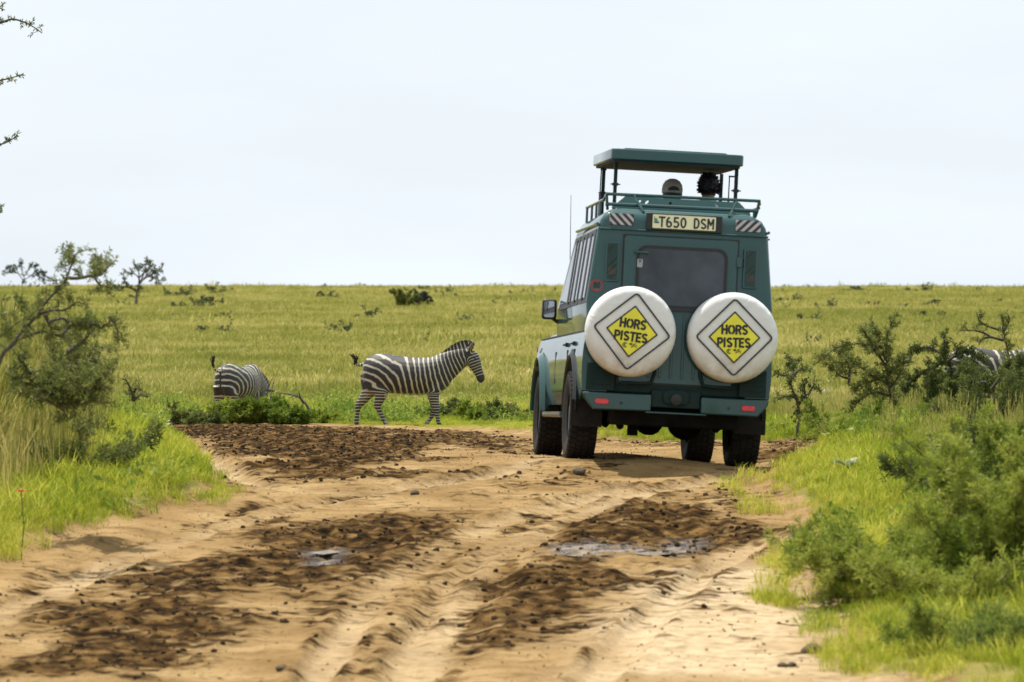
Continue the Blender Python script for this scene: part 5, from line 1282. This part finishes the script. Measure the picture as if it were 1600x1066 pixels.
p = at(1325, 775, 32); bp_ = empty('broadleaf_plant', loc=(p.x, p.y, gz(p.x, p.y))); tag(bp_, 'small pale plant with curling broad leaves in the grass below the thorn shrubs', 'plant')
rg = random.Random(9)
for k in range(9):
    a = 2*math.pi*k/9+rg.random(); c, s = math.cos(a), math.sin(a); L = rg.uniform(.14, .24); w0 = .028; mb = MB(); vs = []
    for j in range(6):
        t = j/5; r = L*t*.7; z = L*(1.2*t-.75*t*t)+.05; ww = w0*math.sin(math.pi*min(1, .15+t*.85))+.002
        for e in (-1, 0, 1): vs.append((r*c-e*ww*s, r*s+e*ww*c, z+abs(e)*.012))
    mb.add(vs, [(j*3+e, j*3+e+1, j*3+e+4, j*3+e+3) for j in range(5) for e in range(2)]); mb.obj('leaf', L_BROAD, bp_, smooth=60)
# ------------------------------------------------------------------ grass (real blades, clumps spread over the ground)
NPG = np.random.default_rng(4)
def clump_mesh(name, n, rad_, h, wd, lean, seed, mat, heads=0, wide=1.0):
    g = np.random.default_rng(seed); v = []; f = []
    for i in range(n):
        r = rad_*math.sqrt(g.random()); a = g.random()*6.283; x, y = r*math.cos(a), r*math.sin(a)
        hh = h*(.55+.45*g.random()); b = g.random()*6.283; ln = lean*hh*g.random(); lx, ly = math.cos(b)*ln, math.sin(b)*ln
        q = g.random()*6.283; w2 = wd*(.6+.8*g.random())/2; wx, wy = math.cos(q)*w2, math.sin(q)*w2; k = len(v)
        v += [(x-wx*.7, y-wy*.7, -.05), (x+wx*.7, y+wy*.7, -.05), (x+lx*.35-wx, y+ly*.35-wy, hh*.55), (x+lx*.35+wx, y+ly*.35+wy, hh*.55), (x+lx, y+ly, hh)]
        f += [(k, k+1, k+3, k+2), (k+2, k+3, k+4)]
        if i < heads:
            k = len(v); tx, ty, tz = x+lx, y+ly, hh
            for e in range(3):
                q = g.random()*6.283; ex, ey = math.cos(q)*.007*wide, math.sin(q)*.007*wide; zz = tz-.10*e/3; k = len(v)
                v += [(tx-ex, ty-ey, zz-.05), (tx+ex, ty+ey, zz-.05), (tx+lx*.1, ty+ly*.1, zz+.03)]; f.append((k, k+1, k+2))
    me = bpy.data.meshes.new(name); me.from_pydata(v, [], f); me.update(); me.materials.append(mat); return me
def weed_mesh(name, n, rad_, h, seed, mat):
    g = random.Random(seed); lf = Leafer(g)
    for i in range(n):
        r = rad_*math.sqrt(g.random()); a = g.random()*6.283; p = Vector((r*math.cos(a), r*math.sin(a), h*(1-(r/rad_)**2*.7)*g.random()))
        d = rvec(g)+Vector((0, 0, .4)); lf.leaf(p, d, g.uniform(.04, .085), g.uniform(.018, .035))
    me = bpy.data.meshes.new(name); me.from_pydata(lf.v, [], lf.f); me.update(); me.materials.append(mat); return me
def spread(name, meshes, X, Y, scl, tilt=.15, zoff=0.0):
    """one ground-cover object: clumps set on the ground at the given places"""
    src = bpy.data.collections.new(name+'_clumps')
    for i, m in enumerate(meshes): src.objects.link(bpy.data.objects.new('%s_clump_%02d' % (name, i), m))
    Z = surf(X, Y)[0]+zoff; n = len(X)
    me = bpy.data.meshes.new(name); me.vertices.add(n); me.vertices.foreach_set('co', np.stack([X, Y, Z], -1).ravel()); me.update()
    rot = np.stack([NPG.normal(0, tilt, n), NPG.normal(0, tilt, n), NPG.random(n)*6.283], -1)
    a = me.attributes.new('rot', 'FLOAT_VECTOR', 'POINT'); a.data.foreach_set('vector', rot.ravel().astype(np.float32))
    a = me.attributes.new('scl', 'FLOAT', 'POINT'); a.data.foreach_set('value', np.asarray(scl, np.float32))
    a = me.attributes.new('idx', 'INT', 'POINT'); a.data.foreach_set('value', NPG.integers(0, len(meshes), n).astype(np.int32))
    o = bpy.data.objects.new(name, me); COL.objects.link(o); o['kind'] = 'stuff'
    ng = bpy.data.node_groups.new(name, 'GeometryNodeTree')
    ng.interface.new_socket('Geometry', in_out='INPUT', socket_type='NodeSocketGeometry'); ng.interface.new_socket('Geometry', in_out='OUTPUT', socket_type='NodeSocketGeometry')
    N = ng.nodes; gi = N.new('NodeGroupInput'); go = N.new('NodeGroupOutput'); ip = N.new('GeometryNodeInstanceOnPoints'); ci = N.new('GeometryNodeCollectionInfo')
    ci.inputs['Collection'].default_value = src; ci.inputs['Separate Children'].default_value = True; ci.inputs['Reset Children'].default_value = True
    def na(nm, ty):
        q = N.new('GeometryNodeInputNamedAttribute'); q.data_type = ty; q.inputs['Name'].default_value = nm; return q.outputs['Attribute']
    K = ng.links.new; K(gi.outputs[0], ip.inputs['Points']); K(ci.outputs[0], ip.inputs['Instance']); ip.inputs['Pick Instance'].default_value = True
    K(na('idx', 'INT'), ip.inputs['Instance Index']); K(na('rot', 'FLOAT_VECTOR'), ip.inputs['Rotation']); K(na('scl', 'FLOAT'), ip.inputs['Scale']); K(ip.outputs[0], go.inputs[0])
    md = o.modifiers.new('clumps', 'NODES'); md.node_group = ng
    return o
G_PLAIN = leafmat('plain_grass', (.24, .26, .050), (.39, .37, .085), (.58, .51, .18), .45, .10)
G_GREEN = leafmat('green_grass', (.22, .30, .022), (.39, .425, .036), (.60, .57, .10), .5, .5)
G_DRY = leafmat('dry_grass', (.24, .26, .045), (.38, .35, .085), (.54, .46, .17), .45, .6)
G_WEED = leafmat('weed_leaf', (.13, .20, .026), (.23, .30, .038), (.36, .40, .08), .45, .8)
C_PLAIN = [clump_mesh('plain', 34,   .55, .21, .020, 1.0, 200+i, G_PLAIN, 5, 2.0) for i in range(5)]
C_GREEN = [clump_mesh('green', 44, .20, .22, .008, .9, 210+i, G_GREEN, 1) for i in range(5)]
C_DRY = [clump_mesh('dry', 34, .20, .80, .007, .45, 220+i, G_DRY, 14) for i in range(5)]
C_WEED = [weed_mesh('weed', 90, .25, .26, 230+i, G_WEED) for i in range(4)]
def scatter(n, d0, d1, power=1.0, pad=1.5):
    """places inside the view and a margin beside it; uniform over the ground by area when power is 1"""
    g = NPG; d = np.sqrt(g.random(n)*(d1**2-d0**2)+d0**2) if power == 1.0 else d0*(d1/d0)**g.random(n)
    x = (g.random(n)*2-1)*(.1345*d+pad); return x, d
def road_dist(x, y): return sdist(ROAD, x, y)+(fbm(x*1.3, y*.8, 4, 3)-.5)*.45
def in_pud(x, y):
    r = np.zeros(x.shape, bool)
    return r
# far plain
x, y = scatter(70000, 74, 700, 0, 3); k = y > 76
spread('plain_grass', C_PLAIN, x[k], y[k], (.62+y[k]/420)*(.7+.6*NPG.random(k.sum()))*(.8+.5*fbm(x[k]*.15, y[k]*.06, 3, 5))*np.where(NPG.random(k.sum()) < .03, 1.7, 1), .12)
# green verge round the track
x, y = scatter(26000, 20.5, 48); rd = road_dist(x, y); k = (rd < -.04-.25*NPG.random(len(x)))
xx, yy, r2 = x[k], y[k], -rd[k]
spread('verge_grass', C_GREEN, xx, yy, (.40+.65*sstep(0, 1.3, r2))*(.6+.8*fbm(xx*.9, yy*.6, 3, 15))*np.where(xx > 0, .85, 1.1)*(.7+.6*NPG.random(k.sum())), .2)
x, y = scatter(30000, 46, 80); rd = road_dist(x, y); k = (rd < -.05-.5*NPG.random(len(x)))
xx, yy, r2 = x[k], y[k], -rd[k]
spread('strip_grass', C_GREEN, xx, yy, (.30+.5*sstep(1.2, 5, r2))*np.where((xx > -4.2) & (xx < -.2) & (yy < 68), .55, 1)*(.7+.6*NPG.random(k.sum())), .2)
# taller dry grass
x, y = scatter(15000, 24, 58); rd = -road_dist(x, y); lf_ = sstep(.75, 2.2, rd)*(x < -1)
kk = NPG.random(len(x)) < np.where(x < 0, lf_*.9, .30*sstep(.5, 1.5, rd)*sstep(.45, .6, fbm(x*.5, y*.4, 3, 19))); k = kk
spread('tall_grass', C_DRY, x[k], y[k], np.where(x[k] < 0, .55+1.05*sstep(.7, 2.0, rd[k]), .65)*(.7+.5*NPG.random(k.sum())), .10)
# leafy weeds
x, y = scatter(7000, 24, 80); rd = -road_dist(x, y); n = fbm(x*.5, y*.25, 3, 77)
k = (rd > .3) & (n > .50) & (NPG.random(len(x)) < .9) & ((x > 0) | (y > 50) | (NPG.random(len(x)) < .45))
k &= ~((x > -4.2) & (x < -.2) & (y > 58) & (y < 69))
spread('leafy_weeds', C_WEED, x[k], y[k], .6+.8*NPG.random(k.sum()), .2)
# stray tufts on the track edge
T = [(1215, 945), (1200, 940), (1232, 943), (1275, 975), (1290, 990), (1215, 880), (1230, 890), (1320, 1040), (1300, 1030), (1150, 765), (1170, 790), (1190, 800), (1180, 745), (1215, 915), (350, 775), (330, 782), (1350, 1050), (1330, 1020), (1240, 870), (1245, 865)]
pts = np.array([ground(a+random.Random(i*7+j).uniform(-22, 22), b+random.Random(i*3+j).uniform(-8, 8)) for i, (a, b) in enumerate(T) for j in range(6)])
spread('stray_tufts', C_GREEN, pts[:, 0], pts[:, 1], .28+.35*NPG.random(len(pts)), .25)

# crumbs of mud lying loose on the churned track
def crumb_mesh(seed):
    bm = bmesh.new(); bmesh.ops.create_icosphere(bm, subdivisions=1, radius=1); g = random.Random(seed)
    for v in bm.verts: v.co *= g.uniform(.6, 1.25); v.co.z *= .7
    me = bpy.data.meshes.new('crumb'); bm.to_mesh(me); bm.free(); return me
def crumbs(name, mat, n, d0, d1, test, smin, smax):
    ms = [crumb_mesh(900+i) for i in range(5)]
    for m in ms: m.materials.append(mat)
    x, y = scatter(n, d0, d1, 1.0, .5); _, Rr, Mm, _, _ = surf(x, y); k = (Rr > .8) & test(Mm, NPG.random(n))
    spread(name, ms, x[k], y[k], smin+(smax-smin)*NPG.random(k.sum())**3, .3, .003)
M_crumb = pm('mud_crumb_earth', (.055, .034, .015), .95, nscale=3, col2=(.022, .014, .007), spec=.1)
M_crumb2 = pm('sandy_crumb_earth', (.30, .20, .09), .95, nscale=3, col2=(.16, .10, .045), spec=.1)
crumbs('mud_crumbs', M_crumb, 42000, 20.5, 62, lambda m, r: r < np.clip(m-.1, 0, 1)**1.5, .008, .032)
crumbs('sand_crumbs', M_crumb2, 16000, 20.5, 50, lambda m, r: (m < .4) & (r < .55), .004, .014)
